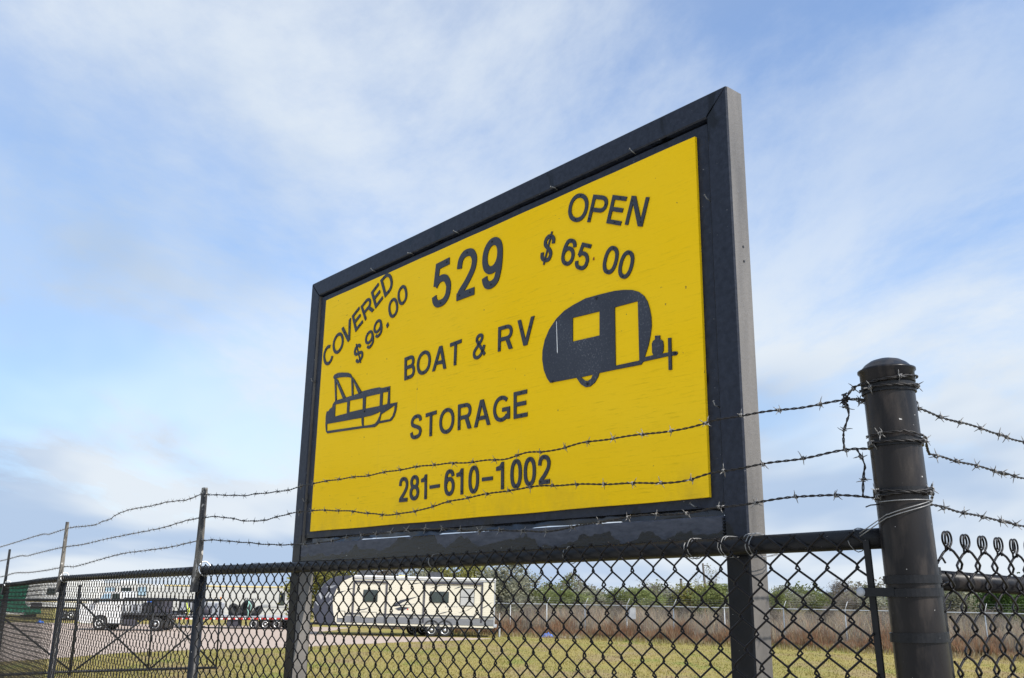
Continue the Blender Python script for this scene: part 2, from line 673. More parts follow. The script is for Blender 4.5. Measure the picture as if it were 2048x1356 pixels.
M = dict(
    sign=mk_sign_paint(), worn=mk_worn(), lit_side=mk_lit_side(), yellow=mk_yellow(), letter=mk_letter(), emblem=mk_emblem(),
    fence=mk_fence_black(), post=mk_post_paint(), ext=mk_ext(), ground=mk_ground(), gravel=mk_gravel(),
    mesh=simple('black_vinyl_wire', (0.007, 0.006, 0.007), 0.42, 0, 0.35, 60, spec=0.2),
    tiewire=simple('dull_tie_wire', (0.20, 0.20, 0.20), 0.45, 0.3, 0.3, 60),
    galv=simple('galvanised_wire', (0.62, 0.63, 0.64), 0.38, 0.75, 0.25, 60),
    barb=simple('dark_barbed_strand', (0.012, 0.010, 0.010), 0.5, 0.2, 0.5, 40),
    barbtip=simple('bright_barb_steel', (0.17, 0.165, 0.16), 0.4, 0.3, 0.6, 90),
    screw=simple('dark_screw_head', (0.006, 0.006, 0.007), 0.5, 0.2, 0.2),
    edge=simple('bare_letter_edge', (0.012, 0.011, 0.011), 0.6, 0, 0.2),
    rust=simple('rusty_scrap', (0.22, 0.07, 0.02), 0.8, 0, 0.4, 40),
    black=simple('black_rubber', (0.018, 0.018, 0.019), 0.8, 0, 0.4, 12),
    dark=simple('dark_steel', (0.035, 0.036, 0.04), 0.5, 0.2, 0.4, 6),
    grey=simple('grey_panel', (0.30, 0.31, 0.33), 0.5, 0, 0.12, 4),
    cream=mk_siding('cream_ribbed_siding', (0.66, 0.62, 0.51), (0.38, 0.35, 0.28)),
    white=simple('white_vehicle_paint', (0.64, 0.635, 0.62), 0.35, 0, 0.07, 2),
    offwhite=mk_siding('white_ribbed_siding', (0.52, 0.515, 0.50), (0.43, 0.42, 0.40), 0.6),
    cap=simple('charcoal_front_cap', (0.040, 0.043, 0.060), 0.32, 0, 0.15, 2),
    decal=simple('grey_decal', (0.24, 0.25, 0.26), 0.4, 0, 0.2, 5),
    darkdecal=simple('charcoal_decal', (0.035, 0.038, 0.05), 0.4, 0, 0.2, 5),
    trim=simple('dark_trim', (0.045, 0.043, 0.055), 0.4, 0, 0.15, 5),
    glass=simple('dark_window_glass', (0.02, 0.03, 0.028), 0.08, 0, 0.3, 3, spec=0.8),
    blind=simple('grey_window_blind', (0.36, 0.36, 0.35), 0.3, 0, 0.1, 3),
    bluglass=simple('sky_tinted_glass', (0.30, 0.42, 0.52), 0.08, 0, 0.15, 2, spec=0.8),
    chrome=simple('bright_wheel_metal', (0.66, 0.66, 0.65), 0.28, 0.8, 0.15, 6),
    red=simple('red_lamp', (0.55, 0.02, 0.015), 0.3, 0, 0.2, 10),
    whitetape=simple('white_reflective_tape', (0.82, 0.80, 0.78), 0.4, 0, 0.05, 10),
    green=simple('green_container_paint', (0.010, 0.165, 0.098), 0.5, 0, 0.25, 1.2),
    lime=simple('lime_strap', (0.45, 0.50, 0.05), 0.6, 0, 0.2, 6),
    orange=simple('orange_marker', (0.62, 0.20, 0.03), 0.6, 0, 0.2, 6),
    teal=simple('pale_green_rope', (0.25, 0.45, 0.38), 0.7, 0, 0.2, 6),
    blue=simple('blue_tarpaulin', (0.035, 0.14, 0.52), 0.55, 0, 0.4, 5, 0.4),
    yline=simple('tan_roof_edge', (0.62, 0.50, 0.24), 0.5, 0, 0.1, 5),
    wood=simple('grey_pole_wood', (0.085, 0.075, 0.065), 0.9, 0, 0.3, 6),
    bark=simple('grey_bark', (0.155, 0.135, 0.115), 0.95, 0, 0.35, 5),
    leaf_g=mk_leaf('green_leaves', (0.145, 0.175, 0.055), (0.215, 0.235, 0.090)),
    leaf_y=mk_leaf('yellow_green_leaves', (0.205, 0.205, 0.050), (0.280, 0.260, 0.075)),
    leaf_p=mk_leaf('pale_grey_green_leaves', (0.215, 0.222, 0.150), (0.300, 0.292, 0.215)),  # leaf tones lightened in place of distance haze
    leaf_d=mk_leaf('dark_green_leaves', (0.030, 0.062, 0.014), (0.062, 0.105, 0.022)),
    twig=mk_leaf('grey_twigs', (0.150, 0.125, 0.105), (0.225, 0.195, 0.165)),
    reed=mk_leaf('grey_brown_reed', (0.150, 0.122, 0.092), (0.370, 0.318, 0.250)),
    rust_grass=mk_leaf('rusty_dry_grass', (0.285, 0.150, 0.085), (0.340, 0.205, 0.120)),
    tan_grass=mk_leaf('tan_dry_grass', (0.300, 0.245, 0.140), (0.36, 0.30, 0.19)),
    lawn=mk_lawn(),
    flash=simple('glossy_black_sheet', (0.008, 0.009, 0.012), 0.22, 0, 0.3, 8, 0.2),
    skirt=simple('dark_grey_skirt', (0.15, 0.155, 0.165), 0.5, 0, 0.12, 4),
    farsteel=simple('dull_far_steel', (0.40, 0.41, 0.42), 0.6, 0.2, 0.15, 6),
    bounce=simple('pale_bounce', (0.42, 0.40, 0.365), 0.9, 0, 0.08, 3, 0.2),
    farmesh=mk_fabric('far_wire_fabric', (0.42, 0.42, 0.42), 0.06),
)
LETTERS = [  # glyph, baseline start, baseline end, top of the start edge (metres on the panel)
    ('C', (-0.9630, 3.0175), (-0.8913, 3.0573), (-1.0052, 3.0968)),
    ('O', (-0.8895, 3.0528), (-0.8127, 3.0963), (-0.9302, 3.1318)),
    ('V', (-0.8185, 3.0898), (-0.7475, 3.1228), (-0.8511, 3.1717)),
    ('E', (-0.7349, 3.1334), (-0.6768, 3.1639), (-0.7726, 3.2108)),
    ('R', (-0.6643, 3.1667), (-0.5996, 3.1994), (-0.7068, 3.2365)),
    ('E', (-0.5904, 3.2007), (-0.5341, 3.2321), (-0.6323, 3.2788)),
    ('D', (-0.5244, 3.2314), (-0.4588, 3.2611), (-0.5660, 3.3139)),
    ('$', (-0.7098, 2.9890), (-0.6568, 3.0159), (-0.7463, 3.0603)),
    ('9', (-0.6336, 3.0322), (-0.5794, 3.0609), (-0.6640, 3.0997)),
    ('9', (-0.5745, 3.0657), (-0.5212, 3.0939), (-0.6039, 3.1329)),
    ('.', (-0.4967, 3.1007), (-0.4850, 3.1102), (-0.5047, 3.1143)),
    ('0', (-0.4753, 3.1239), (-0.4161, 3.1509), (-0.5045, 3.1994)),
    ('0', (-0.4145, 3.1618), (-0.3564, 3.1882), (-0.4427, 3.2370)),
    ('5', (-0.2017, 3.1042), (-0.0874, 3.1105), (-0.1980, 3.2802)),
    ('2', (-0.0578, 3.1058), (0.0606, 3.1060), (-0.0530, 3.2877)),
    ('9', (0.0888, 3.1035), (0.1996, 3.1069), (0.0951, 3.2871)),
    ('O', (0.5121, 3.2399), (0.5953, 3.2047), (0.5404, 3.3267)),
    ('P', (0.6061, 3.2057), (0.6731, 3.1780), (0.6349, 3.2879)),
    ('E', (0.6868, 3.1776), (0.7480, 3.1509), (0.7156, 3.2600)),
    ('N', (0.7609, 3.1498), (0.8290, 3.1242), (0.7909, 3.2316)),
    ('$', (0.3865, 3.1402), (0.4390, 3.1174), (0.4192, 3.2252)),
    ('6', (0.4833, 3.1031), (0.5379, 3.0778), (0.5134, 3.1840)),
    ('5', (0.5451, 3.0728), (0.5993, 3.0480), (0.5778, 3.1500)),
    ('0', (0.6602, 3.0312), (0.7138, 3.0038), (0.6918, 3.1106)),
    ('0', (0.7228, 3.0012), (0.7743, 2.9748), (0.7538, 3.0791)),
    ('B', (-0.3584, 2.8692), (-0.2912, 2.8726), (-0.3635, 2.9575)),
    ('O', (-0.2806, 2.8701), (-0.1936, 2.8732), (-0.2809, 2.9597)),
    ('A', (-0.1819, 2.8736), (-0.0981, 2.8706), (-0.1768, 2.9605)),
    ('T', (-0.0829, 2.8707), (-0.0107, 2.8734), (-0.0820, 2.9580)),
    ('&', (0.0523, 2.8678), (0.1247, 2.8745), (0.0539, 2.9568)),
    ('R', (0.1876, 2.8759), (0.2621, 2.8746), (0.1876, 2.9610)),
    ('V', (0.2841, 2.8729), (0.3657, 2.8709), (0.2860, 2.9623)),
    ('S', (-0.3044, 2.6395), (-0.2337, 2.6424), (-0.3050, 2.7285)),
    ('T', (-0.2122, 2.6378), (-0.1408, 2.6410), (-0.2145, 2.7254)),
    ('O', (-0.1264, 2.6366), (-0.0408, 2.6380), (-0.1273, 2.7271)),
    ('R', (-0.0194, 2.6410), (0.0556, 2.6402), (-0.0216, 2.7303)),
    ('A', (0.0711, 2.6395), (0.1554, 2.6394), (0.0670, 2.7283)),
    ('G', (0.1701, 2.6407), (0.2542, 2.6407), (0.1689, 2.7262)),
    ('E', (0.2730, 2.6413), (0.3418, 2.6413), (0.2711, 2.7280)),
    ('2', (-0.3592, 2.4221), (-0.3004, 2.4217), (-0.3635, 2.5116)),
    ('8', (-0.2903, 2.4224), (-0.2327, 2.4228), (-0.2941, 2.5122)),
    ('1', (-0.2201, 2.4215), (-0.1862, 2.4217), (-0.2233, 2.5090)),
    ('-', (-0.1702, 2.4562), (-0.1125, 2.4572), (-0.1710, 2.4677)),
    ('6', (-0.0840, 2.4237), (-0.0275, 2.4243), (-0.0863, 2.5135)),
    ('1', (-0.0161, 2.4230), (0.0205, 2.4235), (-0.0186, 2.5106)),
    ('0', (0.0489, 2.4224), (0.1036, 2.4228), (0.0479, 2.5141)),
    ('-', (0.1194, 2.4587), (0.1737, 2.4585), (0.1190, 2.4707)),
    ('1', (0.1924, 2.4238), (0.2302, 2.4244), (0.1908, 2.5120)),
    ('0', (0.2612, 2.4228), (0.3153, 2.4221), (0.2611, 2.5149)),
    ('0', (0.3245, 2.4248), (0.3800, 2.4245), (0.3244, 2.5148)),
    ('2', (0.3908, 2.4256), (0.4473, 2.4260), (0.3889, 2.5143)),
]
CAMPER = [
    [(0.4426, 2.7315), (0.4285, 2.7482), (0.4141, 2.7757), (0.4065, 2.8108), (0.4075, 2.8389), (0.4174, 2.8711), (0.4375, 2.9011), (0.4696, 2.9284), (0.5053, 2.9461), (0.5443, 2.9555), (0.5976, 2.9640), (0.6640, 2.9620), (0.7175, 2.9586), (0.7523, 2.9531), (0.7863, 2.9446), (0.8095, 2.9337), (0.8290, 2.9173), (0.8415, 2.8976), (0.8489, 2.8741), (0.8536, 2.8500), (0.8541, 2.8246), (0.8497, 2.8002), (0.8408, 2.7718), (0.8270, 2.7428), (0.8285, 2.7408), (0.8590, 2.7409), (0.9320, 2.7375), (0.9410, 2.7353), (0.9429, 2.7306), (0.9376, 2.7258), (0.9117, 2.7286), (0.8201, 2.7293), (0.8134, 2.7225), (0.7130, 2.7253), (0.6517, 2.7263), (0.6462, 2.7147), (0.6335, 2.7011), (0.6135, 2.6925), (0.5953, 2.6935), (0.5770, 2.7049), (0.5641, 2.7203), (0.5577, 2.7281), (0.5130, 2.7293)],
    [(0.5422, 2.9154), (0.6560, 2.9109), (0.6550, 2.8377), (0.5419, 2.8414)],
    [(0.7166, 2.9093), (0.8061, 2.9071), (0.8072, 2.7349), (0.7166, 2.7363)],
    [(0.5771, 2.7262), (0.6265, 2.7258), (0.6192, 2.7152), (0.6046, 2.7102), (0.5918, 2.7144), (0.5826, 2.7213)],
]
CAMPER_BITS = [
    [(0.8655, 2.7940), (0.8835, 2.7913), (0.8832, 2.7815), (0.8932, 2.7740), (0.8950, 2.7613), (0.8938, 2.7467), (0.8889, 2.7397), (0.8590, 2.7404), (0.8545, 2.7492), (0.8543, 2.7742), (0.8587, 2.7808), (0.8662, 2.7839)],
    [(0.9121, 2.7781), (0.9222, 2.7769), (0.9212, 2.6893), (0.9109, 2.6903)],
]
BOAT = [
    [(-0.9290, 2.8317), (-0.9143, 2.8309), (-0.9033, 2.8393), (-0.8846, 2.8441), (-0.8814, 2.8560), (-0.8726, 2.8621), (-0.8614, 2.8679), (-0.7816, 2.8683), (-0.7269, 2.8697), (-0.6643, 2.8697), (-0.6560, 2.8744), (-0.5866, 2.8742), (-0.5313, 2.8713), (-0.5099, 2.8656), (-0.4544, 2.8637), (-0.4503, 2.7950), (-0.4003, 2.7938), (-0.4038, 2.7649), (-0.4139, 2.7440), (-0.4325, 2.7298), (-0.4443, 2.7280), (-0.5218, 2.7294), (-0.5377, 2.7219), (-0.5499, 2.7193), (-0.6314, 2.7256), (-0.9118, 2.7383), (-0.9238, 2.7484), (-0.9311, 2.7739), (-0.9336, 2.8113)],
    [(-0.8603, 2.8517), (-0.7655, 2.8489), (-0.7636, 2.8017), (-0.8586, 2.8012)],
    [(-0.7466, 2.8510), (-0.6465, 2.8469), (-0.6439, 2.8018), (-0.7465, 2.8034)],
    [(-0.6249, 2.8484), (-0.5213, 2.8455), (-0.5208, 2.7972), (-0.6242, 2.8007)],
    [(-0.5031, 2.8461), (-0.4649, 2.8448), (-0.4667, 2.7974), (-0.5026, 2.7968)],
    [(-0.9195, 2.7785), (-0.6490, 2.7685), (-0.6461, 2.7495), (-0.6402, 2.7348), (-0.9156, 2.7486)],
    [(-0.6338, 2.7688), (-0.5800, 2.7674), (-0.5342, 2.7716), (-0.5118, 2.7765), (-0.5165, 2.7600), (-0.5294, 2.7435), (-0.5470, 2.7322), (-0.5721, 2.7308), (-0.6301, 2.7340)],
    [(-0.5065, 2.7632), (-0.4644, 2.7722), (-0.4155, 2.7855), (-0.4176, 2.7646), (-0.4279, 2.7459), (-0.4450, 2.7359), (-0.5144, 2.7382)],
]
BOAT_BITS = [
    [(-0.8882, 2.9661), (-0.8916, 2.9735), (-0.8829, 2.9808), (-0.8568, 2.9834), (-0.8231, 2.9799), (-0.7752, 2.9705), (-0.7534, 2.9619), (-0.7395, 2.9480), (-0.7396, 2.9407), (-0.7540, 2.9468), (-0.7684, 2.9516), (-0.8111, 2.9588), (-0.8494, 2.9627), (-0.8709, 2.9625), (-0.8768, 2.9592)],
    [(-0.8806, 2.9628), (-0.8673, 2.9606), (-0.8526, 2.8666), (-0.8622, 2.8668)],
    [(-0.8775, 2.9648), (-0.8558, 2.9562), (-0.7793, 2.8679), (-0.8010, 2.8675)],
    [(-0.7434, 2.9462), (-0.7318, 2.9443), (-0.7202, 2.8699), (-0.7314, 2.8697)],
    [(-0.7378, 2.9453), (-0.7232, 2.9368), (-0.6580, 2.8723), (-0.6798, 2.8693)],
]
STRANDS = [
    [(0.757, 1.943, 2.511), (0.719, 1.989, 2.520), (0.647, 2.074, 2.520), (0.579, 2.155, 2.522), (0.505, 2.243, 2.523), (0.435, 2.327, 2.513), (0.232, 2.569, 2.518), (0.142, 2.676, 2.512), (0.092, 2.735, 2.510), (0.045, 2.791, 2.515), (-0.016, 2.864, 2.506), (-0.078, 2.939, 2.511), (-0.148, 3.022, 2.515), (-0.218, 3.105, 2.521), (-0.297, 3.199, 2.526), (-0.363, 3.278, 2.525), (-0.434, 3.363, 2.526), (-0.507, 3.449, 2.523), (-0.647, 3.616, 2.527), (-0.800, 3.799, 2.526), (-0.909, 3.928, 2.517), (-1.001, 4.039, 2.517), (-1.119, 4.179, 2.522), (-1.180, 4.252, 2.522), (-1.305, 4.400, 2.537), (-1.438, 4.560, 2.554), (-1.486, 4.616, 2.564), (-1.602, 4.797, 2.559), (-1.658, 4.877, 2.556), (-1.843, 5.138, 2.569), (-2.010, 5.374, 2.569), (-2.312, 5.803, 2.578), (-2.499, 6.066, 2.564), (-2.561, 6.155, 2.548), (-2.693, 6.341, 2.544), (-2.787, 6.475, 2.533), (-2.963, 6.724, 2.538), (-3.296, 7.195, 2.553), (-3.782, 7.922, 2.547), (-3.915, 8.121, 2.558), (-4.192, 8.536, 2.563), (-5.629, 10.689, 2.555), (-7.954, 14.171, 2.567)],
    [(0.753, 1.948, 2.409), (0.713, 1.996, 2.413), (0.642, 2.080, 2.406), (0.574, 2.161, 2.402), (0.491, 2.260, 2.396), (0.421, 2.343, 2.383), (0.291, 2.499, 2.394), (0.231, 2.570, 2.400), (0.142, 2.676, 2.408), (0.090, 2.738, 2.412), (0.017, 2.825, 2.410), (-0.059, 2.915, 2.407), (-0.128, 2.998, 2.402), (-0.190, 3.072, 2.396), (-0.256, 3.150, 2.386), (-0.322, 3.230, 2.375), (-0.379, 3.297, 2.374), (-0.438, 3.367, 2.373), (-0.498, 3.438, 2.384), (-0.633, 3.599, 2.406), (-0.785, 3.781, 2.420), (-0.898, 3.916, 2.418), (-0.946, 3.973, 2.414), (-1.015, 4.055, 2.405), (-1.070, 4.120, 2.403), (-1.126, 4.188, 2.405), (-1.185, 4.258, 2.412), (-1.258, 4.344, 2.427), (-1.377, 4.486, 2.445), (-1.467, 4.594, 2.448), (-1.623, 4.826, 2.450), (-1.861, 5.164, 2.435), (-2.119, 5.529, 2.431), (-2.562, 6.156, 2.425), (-2.983, 6.752, 2.413), (-3.410, 7.365, 2.417), (-4.109, 8.411, 2.407), (-4.403, 8.851, 2.400), (-4.684, 9.272, 2.413), (-5.518, 10.523, 2.399), (-7.777, 13.906, 2.391)],
    [(0.751, 1.951, 2.308), (0.733, 1.972, 2.312), (0.685, 2.029, 2.321), (0.630, 2.095, 2.324), (0.570, 2.166, 2.317), (0.493, 2.258, 2.313), (0.439, 2.322, 2.304), (0.340, 2.440, 2.307), (0.230, 2.571, 2.296), (0.107, 2.717, 2.282), (0.041, 2.797, 2.287), (-0.020, 2.869, 2.294), (-0.096, 2.959, 2.296), (-0.160, 3.036, 2.305), (-0.240, 3.132, 2.312), (-0.322, 3.229, 2.316), (-0.394, 3.314, 2.314), (-0.465, 3.400, 2.309), (-0.539, 3.487, 2.310), (-0.611, 3.573, 2.304), (-0.679, 3.654, 2.296), (-0.738, 3.724, 2.292), (-0.807, 3.807, 2.291), (-0.885, 3.900, 2.293), (-1.003, 4.041, 2.299), (-1.114, 4.173, 2.311), (-1.243, 4.327, 2.324), (-1.382, 4.493, 2.338), (-1.533, 4.699, 2.340), (-1.759, 5.019, 2.327), (-2.038, 5.414, 2.323), (-2.316, 5.807, 2.320), (-2.615, 6.232, 2.300), (-3.069, 6.874, 2.266), (-3.248, 7.128, 2.271), (-3.681, 7.770, 2.257), (-4.266, 8.647, 2.250), (-4.761, 9.389, 2.257), (-5.396, 10.340, 2.229), (-7.553, 13.571, 2.168)],
]
STRANDS_SIDE = [
    [(0.846, 1.940, 2.497), (0.897, 1.986, 2.494), (0.986, 2.066, 2.493), (1.075, 2.146, 2.495), (1.175, 2.237, 2.493), (1.283, 2.334, 2.492), (2.472, 3.404, 2.480)],
    [(0.880, 1.971, 2.404), (0.890, 1.980, 2.403), (0.979, 2.060, 2.403), (1.092, 2.162, 2.402), (1.181, 2.242, 2.399), (1.260, 2.313, 2.400), (2.449, 3.384, 2.387)],
    [(0.868, 1.960, 2.297), (0.976, 2.058, 2.292), (1.072, 2.144, 2.288), (1.172, 2.234, 2.285), (1.231, 2.287, 2.282), (2.420, 3.358, 2.230)],
]
CAMPER_DOTS = [(0.6439, 2.9537), (0.6038, 2.7019), (0.9333, 2.7324), (0.4545, 2.7329)]
BOAT_DOTS = [(-0.4678, 2.8544), (-0.6275, 2.7906)]
DRIPS = [((0.4717, 2.9195), (0.4763, 2.8217))]

# ------------------------------------------------------------------ the ground
def ground_sheet(name, pts, z, mat, label=None):
    mb = MB()
    tri = tessellate_polygon([[Vector((x, y, 0)) for x, y in pts]])
    F = []
    for a, b, c in tri:
        (x0, y0), (x1, y1), (x2, y2) = pts[a], pts[b], pts[c]
        F.append((a, b, c) if (x1 - x0) * (y2 - y0) - (x2 - x0) * (y1 - y0) > 0 else (a, c, b))
    mb.add([(x, y, z) for x, y in pts], F)
    return tag(mb.build(name, mat), kind='structure')


ground_sheet('ground', [(-1500, -300), (1500, -300), (1500, 2200), (-1500, 2200)], 0.0, M['ground'])


def ragged(pts, step, amp, rnd):
    out = []
    for i in range(len(pts)):
        a, b = Vector(pts[i]), Vector(pts[(i + 1) % len(pts)])
        n = max(1, int((b - a).length / step))
        for k in range(n):
            p = a.lerp(b, k / n)
            out.append((p.x + rnd.uniform(-amp, amp), p.y + rnd.uniform(-amp, amp)))
    return out


rg = random.Random(5)
LOT = [(-40.0, 25.5), (-21.0, 28.2), (-15.1, 29.9), (-14.4, 32.0), (-13.6, 35.2), (-11.1, 38.6), (-8.8, 40.1), (-8.0, 41.9),
       (-5.0, 46.2), (-2.2, 49.4), (-0.6, 51.6), (-2.6, 52.6), (-6.5, 52.3), (-9.0, 53.2), (-11.0, 56.5), (-10.6, 60.0), (-10.4, 66.0), (-34.0, 66.0), (-70.0, 64.0)]
ground_sheet('gravel_lot', ragged(LOT, 0.6, 0.16, rg), 0.004, M['gravel'])

ground_sheet('bounce_sheet', [(-16.0, 11.0), (-4.2, 6.6), (-2.0, 3.9), (0.25, 1.2), (0.85, 0.6), (9.0, 8.2), (16.0, 2.0), (8.0, -9.0), (-6.0, -14.0), (-22.0, -4.0)], 0.004, M['bounce'])  # unseen pale ground, added to bounce sunlight onto the shaded sign

# ------------------------------------------------------------------ the storage sign
D = Vector((-0.64276, 0.76606, 0))          # along the fence, away from the corner
NC = Vector((-0.76606, -0.64276, 0))        # out of the fence, towards the camera
CORNER = Vector((0.8046, 1.93, 0))          # fence line at the corner post
SIGN_O = CORNER - NC * 0.032 + D * 1.55
SIGN_RZ = math.atan2(-D.y, -D.x)            # local x runs to the right along the sign, local -y faces the viewer
sign = root('storage_sign', SIGN_O, SIGN_RZ)
tag(sign, 'large yellow boat and RV storage sign in a black frame on two posts', 'sign')
T = 0.070                                   # square tube
XL, XR, ZB, ZT = -1.138, 1.140, 2.226, 3.440


def tube_piece(name, x0, x1, z0, z1, cuts, parent, slots):
    """square tube length; cuts = (left/bottom mitre, right/top mitre) lengths taken off the inner edge"""
    mb = MB()
    r = 0.004
    mb.bevel_box((x0, 0, z0), (x1, T, z1), r)
    if cuts:
        v = []
        for x, y, z in mb.v:
            v.append(cuts(x, y, z))
        mb.v = v
    # the end faces that look to the right take the paler grey with sunlight in its colour
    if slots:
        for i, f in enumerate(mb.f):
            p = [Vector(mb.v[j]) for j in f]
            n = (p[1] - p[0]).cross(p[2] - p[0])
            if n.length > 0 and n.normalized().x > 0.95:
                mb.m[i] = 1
    return mb.build(name, [M['worn'] if name == 'bottom_tube' else M['sign'], M['lit_side']], parent)


def cut_top(x, y, z):
    if z < ZT - T / 2:                       # inner edge of the top tube drawn in at both mitres
        return (max(XL + T + 0.001, min(XR - T - 0.001, x)), y, z)
    return (x, y, z)


tube_piece('top_tube', XL + 0.001, XR - 0.001, ZT - T, ZT, cut_top, sign, False)


def cut_post_r(x, y, z):
    if z > 3:
        return (x, y, ZT - 0.002 - (XR - x) * 1.0 - 0.001)
    return (x, y, z)


def cut_post_l(x, y, z):
    if z > 3:
        return (x, y, ZT - 0.002 - (x - XL) * 1.0 - 0.001)
    return (x, y, z)


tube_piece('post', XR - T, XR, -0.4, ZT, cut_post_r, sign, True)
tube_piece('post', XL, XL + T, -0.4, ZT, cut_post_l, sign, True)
tube_piece('bottom_tube', XL + T + 0.001, XR - T - 0.001, ZB, 2.300, None, sign, False)
# weld beads at the bottom corners
for xx in (XL + T, XR - T):
    mb = MB()
    rw = random.Random(int(xx * 100))
    for i in range(9):
        z = ZB + 0.010 + i * 0.0072
        mb.lathe([(0.001, -0.003), (0.0042, -0.001), (0.0042, 0.001), (0.001, 0.003)], 6,
                 M=Matrix.Translation((xx + rw.uniform(-0.001, 0.001), -0.0005, z)) @ Matrix.Rotation(0.4, 4, 'Y'))
    mb.build('weld', M['sign'], sign)

# deep back sheet inside the frame, and the flat black border board the panel is fixed to
mb = MB()
mb.box((XL + T + 0.002, 0.052, 2.318), (XR - T - 0.002, 0.058, ZT - T - 0.002))
mb.build('back_sheet', M['flash'], sign)
bx0, bx1, bz0, bz1 = XL + T + 0.006, XR - T - 0.007, 2.322, ZT - T - 0.011
mb = MB()
NXB = 30
rj = random.Random(8)
V, F = [], []
for i in range(NXB + 1):
    x = bx0 + (bx1 - bx0) * i / NXB
    j = rj.uniform(-0.0012, 0.0012)
    for y in (0.0125, 0.024):
        V += [(x, y, bz0), (x, y, bz1 + j)]
for i in range(NXB):
    a, b = i * 4, i * 4 + 4
    F += [(a, b, b + 1, a + 1), (b + 2, a + 2, a + 3, b + 3), (a + 2, b + 2, b, a), (a + 1, b + 1, b + 3, a + 3)]
F += [(0, 1, 3, 2), (NXB * 4 + 2, NXB * 4 + 3, NXB * 4 + 1, NXB * 4)]
mb.add(V, F)
mb.build('border_board', M['sign'], sign)

# crumpled black sheet hanging below the yellow board
mb = MB()
rs = random.Random(11)
n = 60
V, F = [], []
for i in range(n + 1):
    x = -1.060 + 2.118 * i / n
    open_ = 0.0042 if (-0.62 < x < -0.30 or -0.12 < x < 0.22 or 0.34 < x < 0.72) else -0.004
    for j in range(5):
        w = j / 4
        y = 0.030 - w * 0.012 + rs.uniform(-0.006, 0.006) * (0.3 + w)
        V.append((x, y, 2.350 + (2.300 + open_ - 2.350) * w + rs.uniform(-1, 1) * 0.0010 * w))
for i in range(n):
    for j in range(4):
        a = i * 5 + j
        F.append((a, a + 1, a + 6, a + 5))
mb.add(V, F, 0, True)
mb.build('bent_flashing', M['flash'], sign)

# yellow plywood panel, proud of the backing board; its lower edge bows out
PX0, PX1, PZ0, PZ1 = -1.003, 1.026, 2.3465, 3.3320
mb = MB()
nx = 20
V, F = [], []
for i in range(nx + 1):
    x = PX0 + (PX1 - PX0) * i / nx
    for y in (0.003, 0.0118):
        V += [(x, y, PZ0 + 0.0008 * math.sin(i * 1.3)), (x, y, PZ1 + 0.0006 * math.sin(i * 2.1))]
for i in range(nx):
    a, b = i * 4, i * 4 + 4
    F += [(a, b, b + 1, a + 1), (b + 2, a + 2, a + 3, b + 3), (a + 2, b + 2, b, a), (a + 1, b + 1, b + 3, a + 3)]
F += [(0, 1, 3, 2), (nx * 4 + 2, nx * 4 + 3, nx * 4 + 1, nx * 4)]
mb.add(V, F)
panel = mb.build('panel', M['yellow'], sign)


def on_panel(x, z, d):
    return (x, 0.003 - d, z)


# --- letters: strokes of even width along centre lines, in a unit box


def arc(cx, cy, rx, ry, a0, a1, n=20, e=2.0):
    out = []
    for i in range(n + 1):
        a = R(a0 + (a1 - a0) * i / n)
        c, s = math.cos(a), math.sin(a)
        out.append((cx + rx * math.copysign(abs(c) ** (2 / e), c), cy + ry * math.copysign(abs(s) ** (2 / e), s)))
    return out


def smooth(pts, n=5):
    out = []
    for i in range(len(pts) - 1):
        p0, p1, p2, p3 = pts[max(i - 1, 0)], pts[i], pts[i + 1], pts[min(i + 2, len(pts) - 1)]
        for k in range(n):
            t = k / n
            out.append(tuple(0.5 * (2 * b + (c - a) * t + (2 * a - 5 * b + 4 * c - d) * t * t + (3 * b - a - 3 * c + d) * t ** 3)
                             for a, b, c, d in zip(p0, p1, p2, p3)))
    out.append(pts[-1])
    return out


S_PATH = [(0.97, 0.74), (0.91, 0.90), (0.72, 0.985), (0.5, 1), (0.27, 0.98), (0.09, 0.88), (0.04, 0.75), (0.11, 0.63), (0.3, 0.56), (0.55, 0.495),
          (0.80, 0.42), (0.95, 0.33), (1, 0.22), (0.92, 0.08), (0.73, 0.012), (0.5, 0), (0.27, 0.015), (0.08, 0.1), (0, 0.27)]
NINE = [(1, 0.68), (1, 0.46), (0.94, 0.24), (0.80, 0.06), (0.52, 0), (0.24, 0.03), (0.09, 0.13), (0.04, 0.23)]


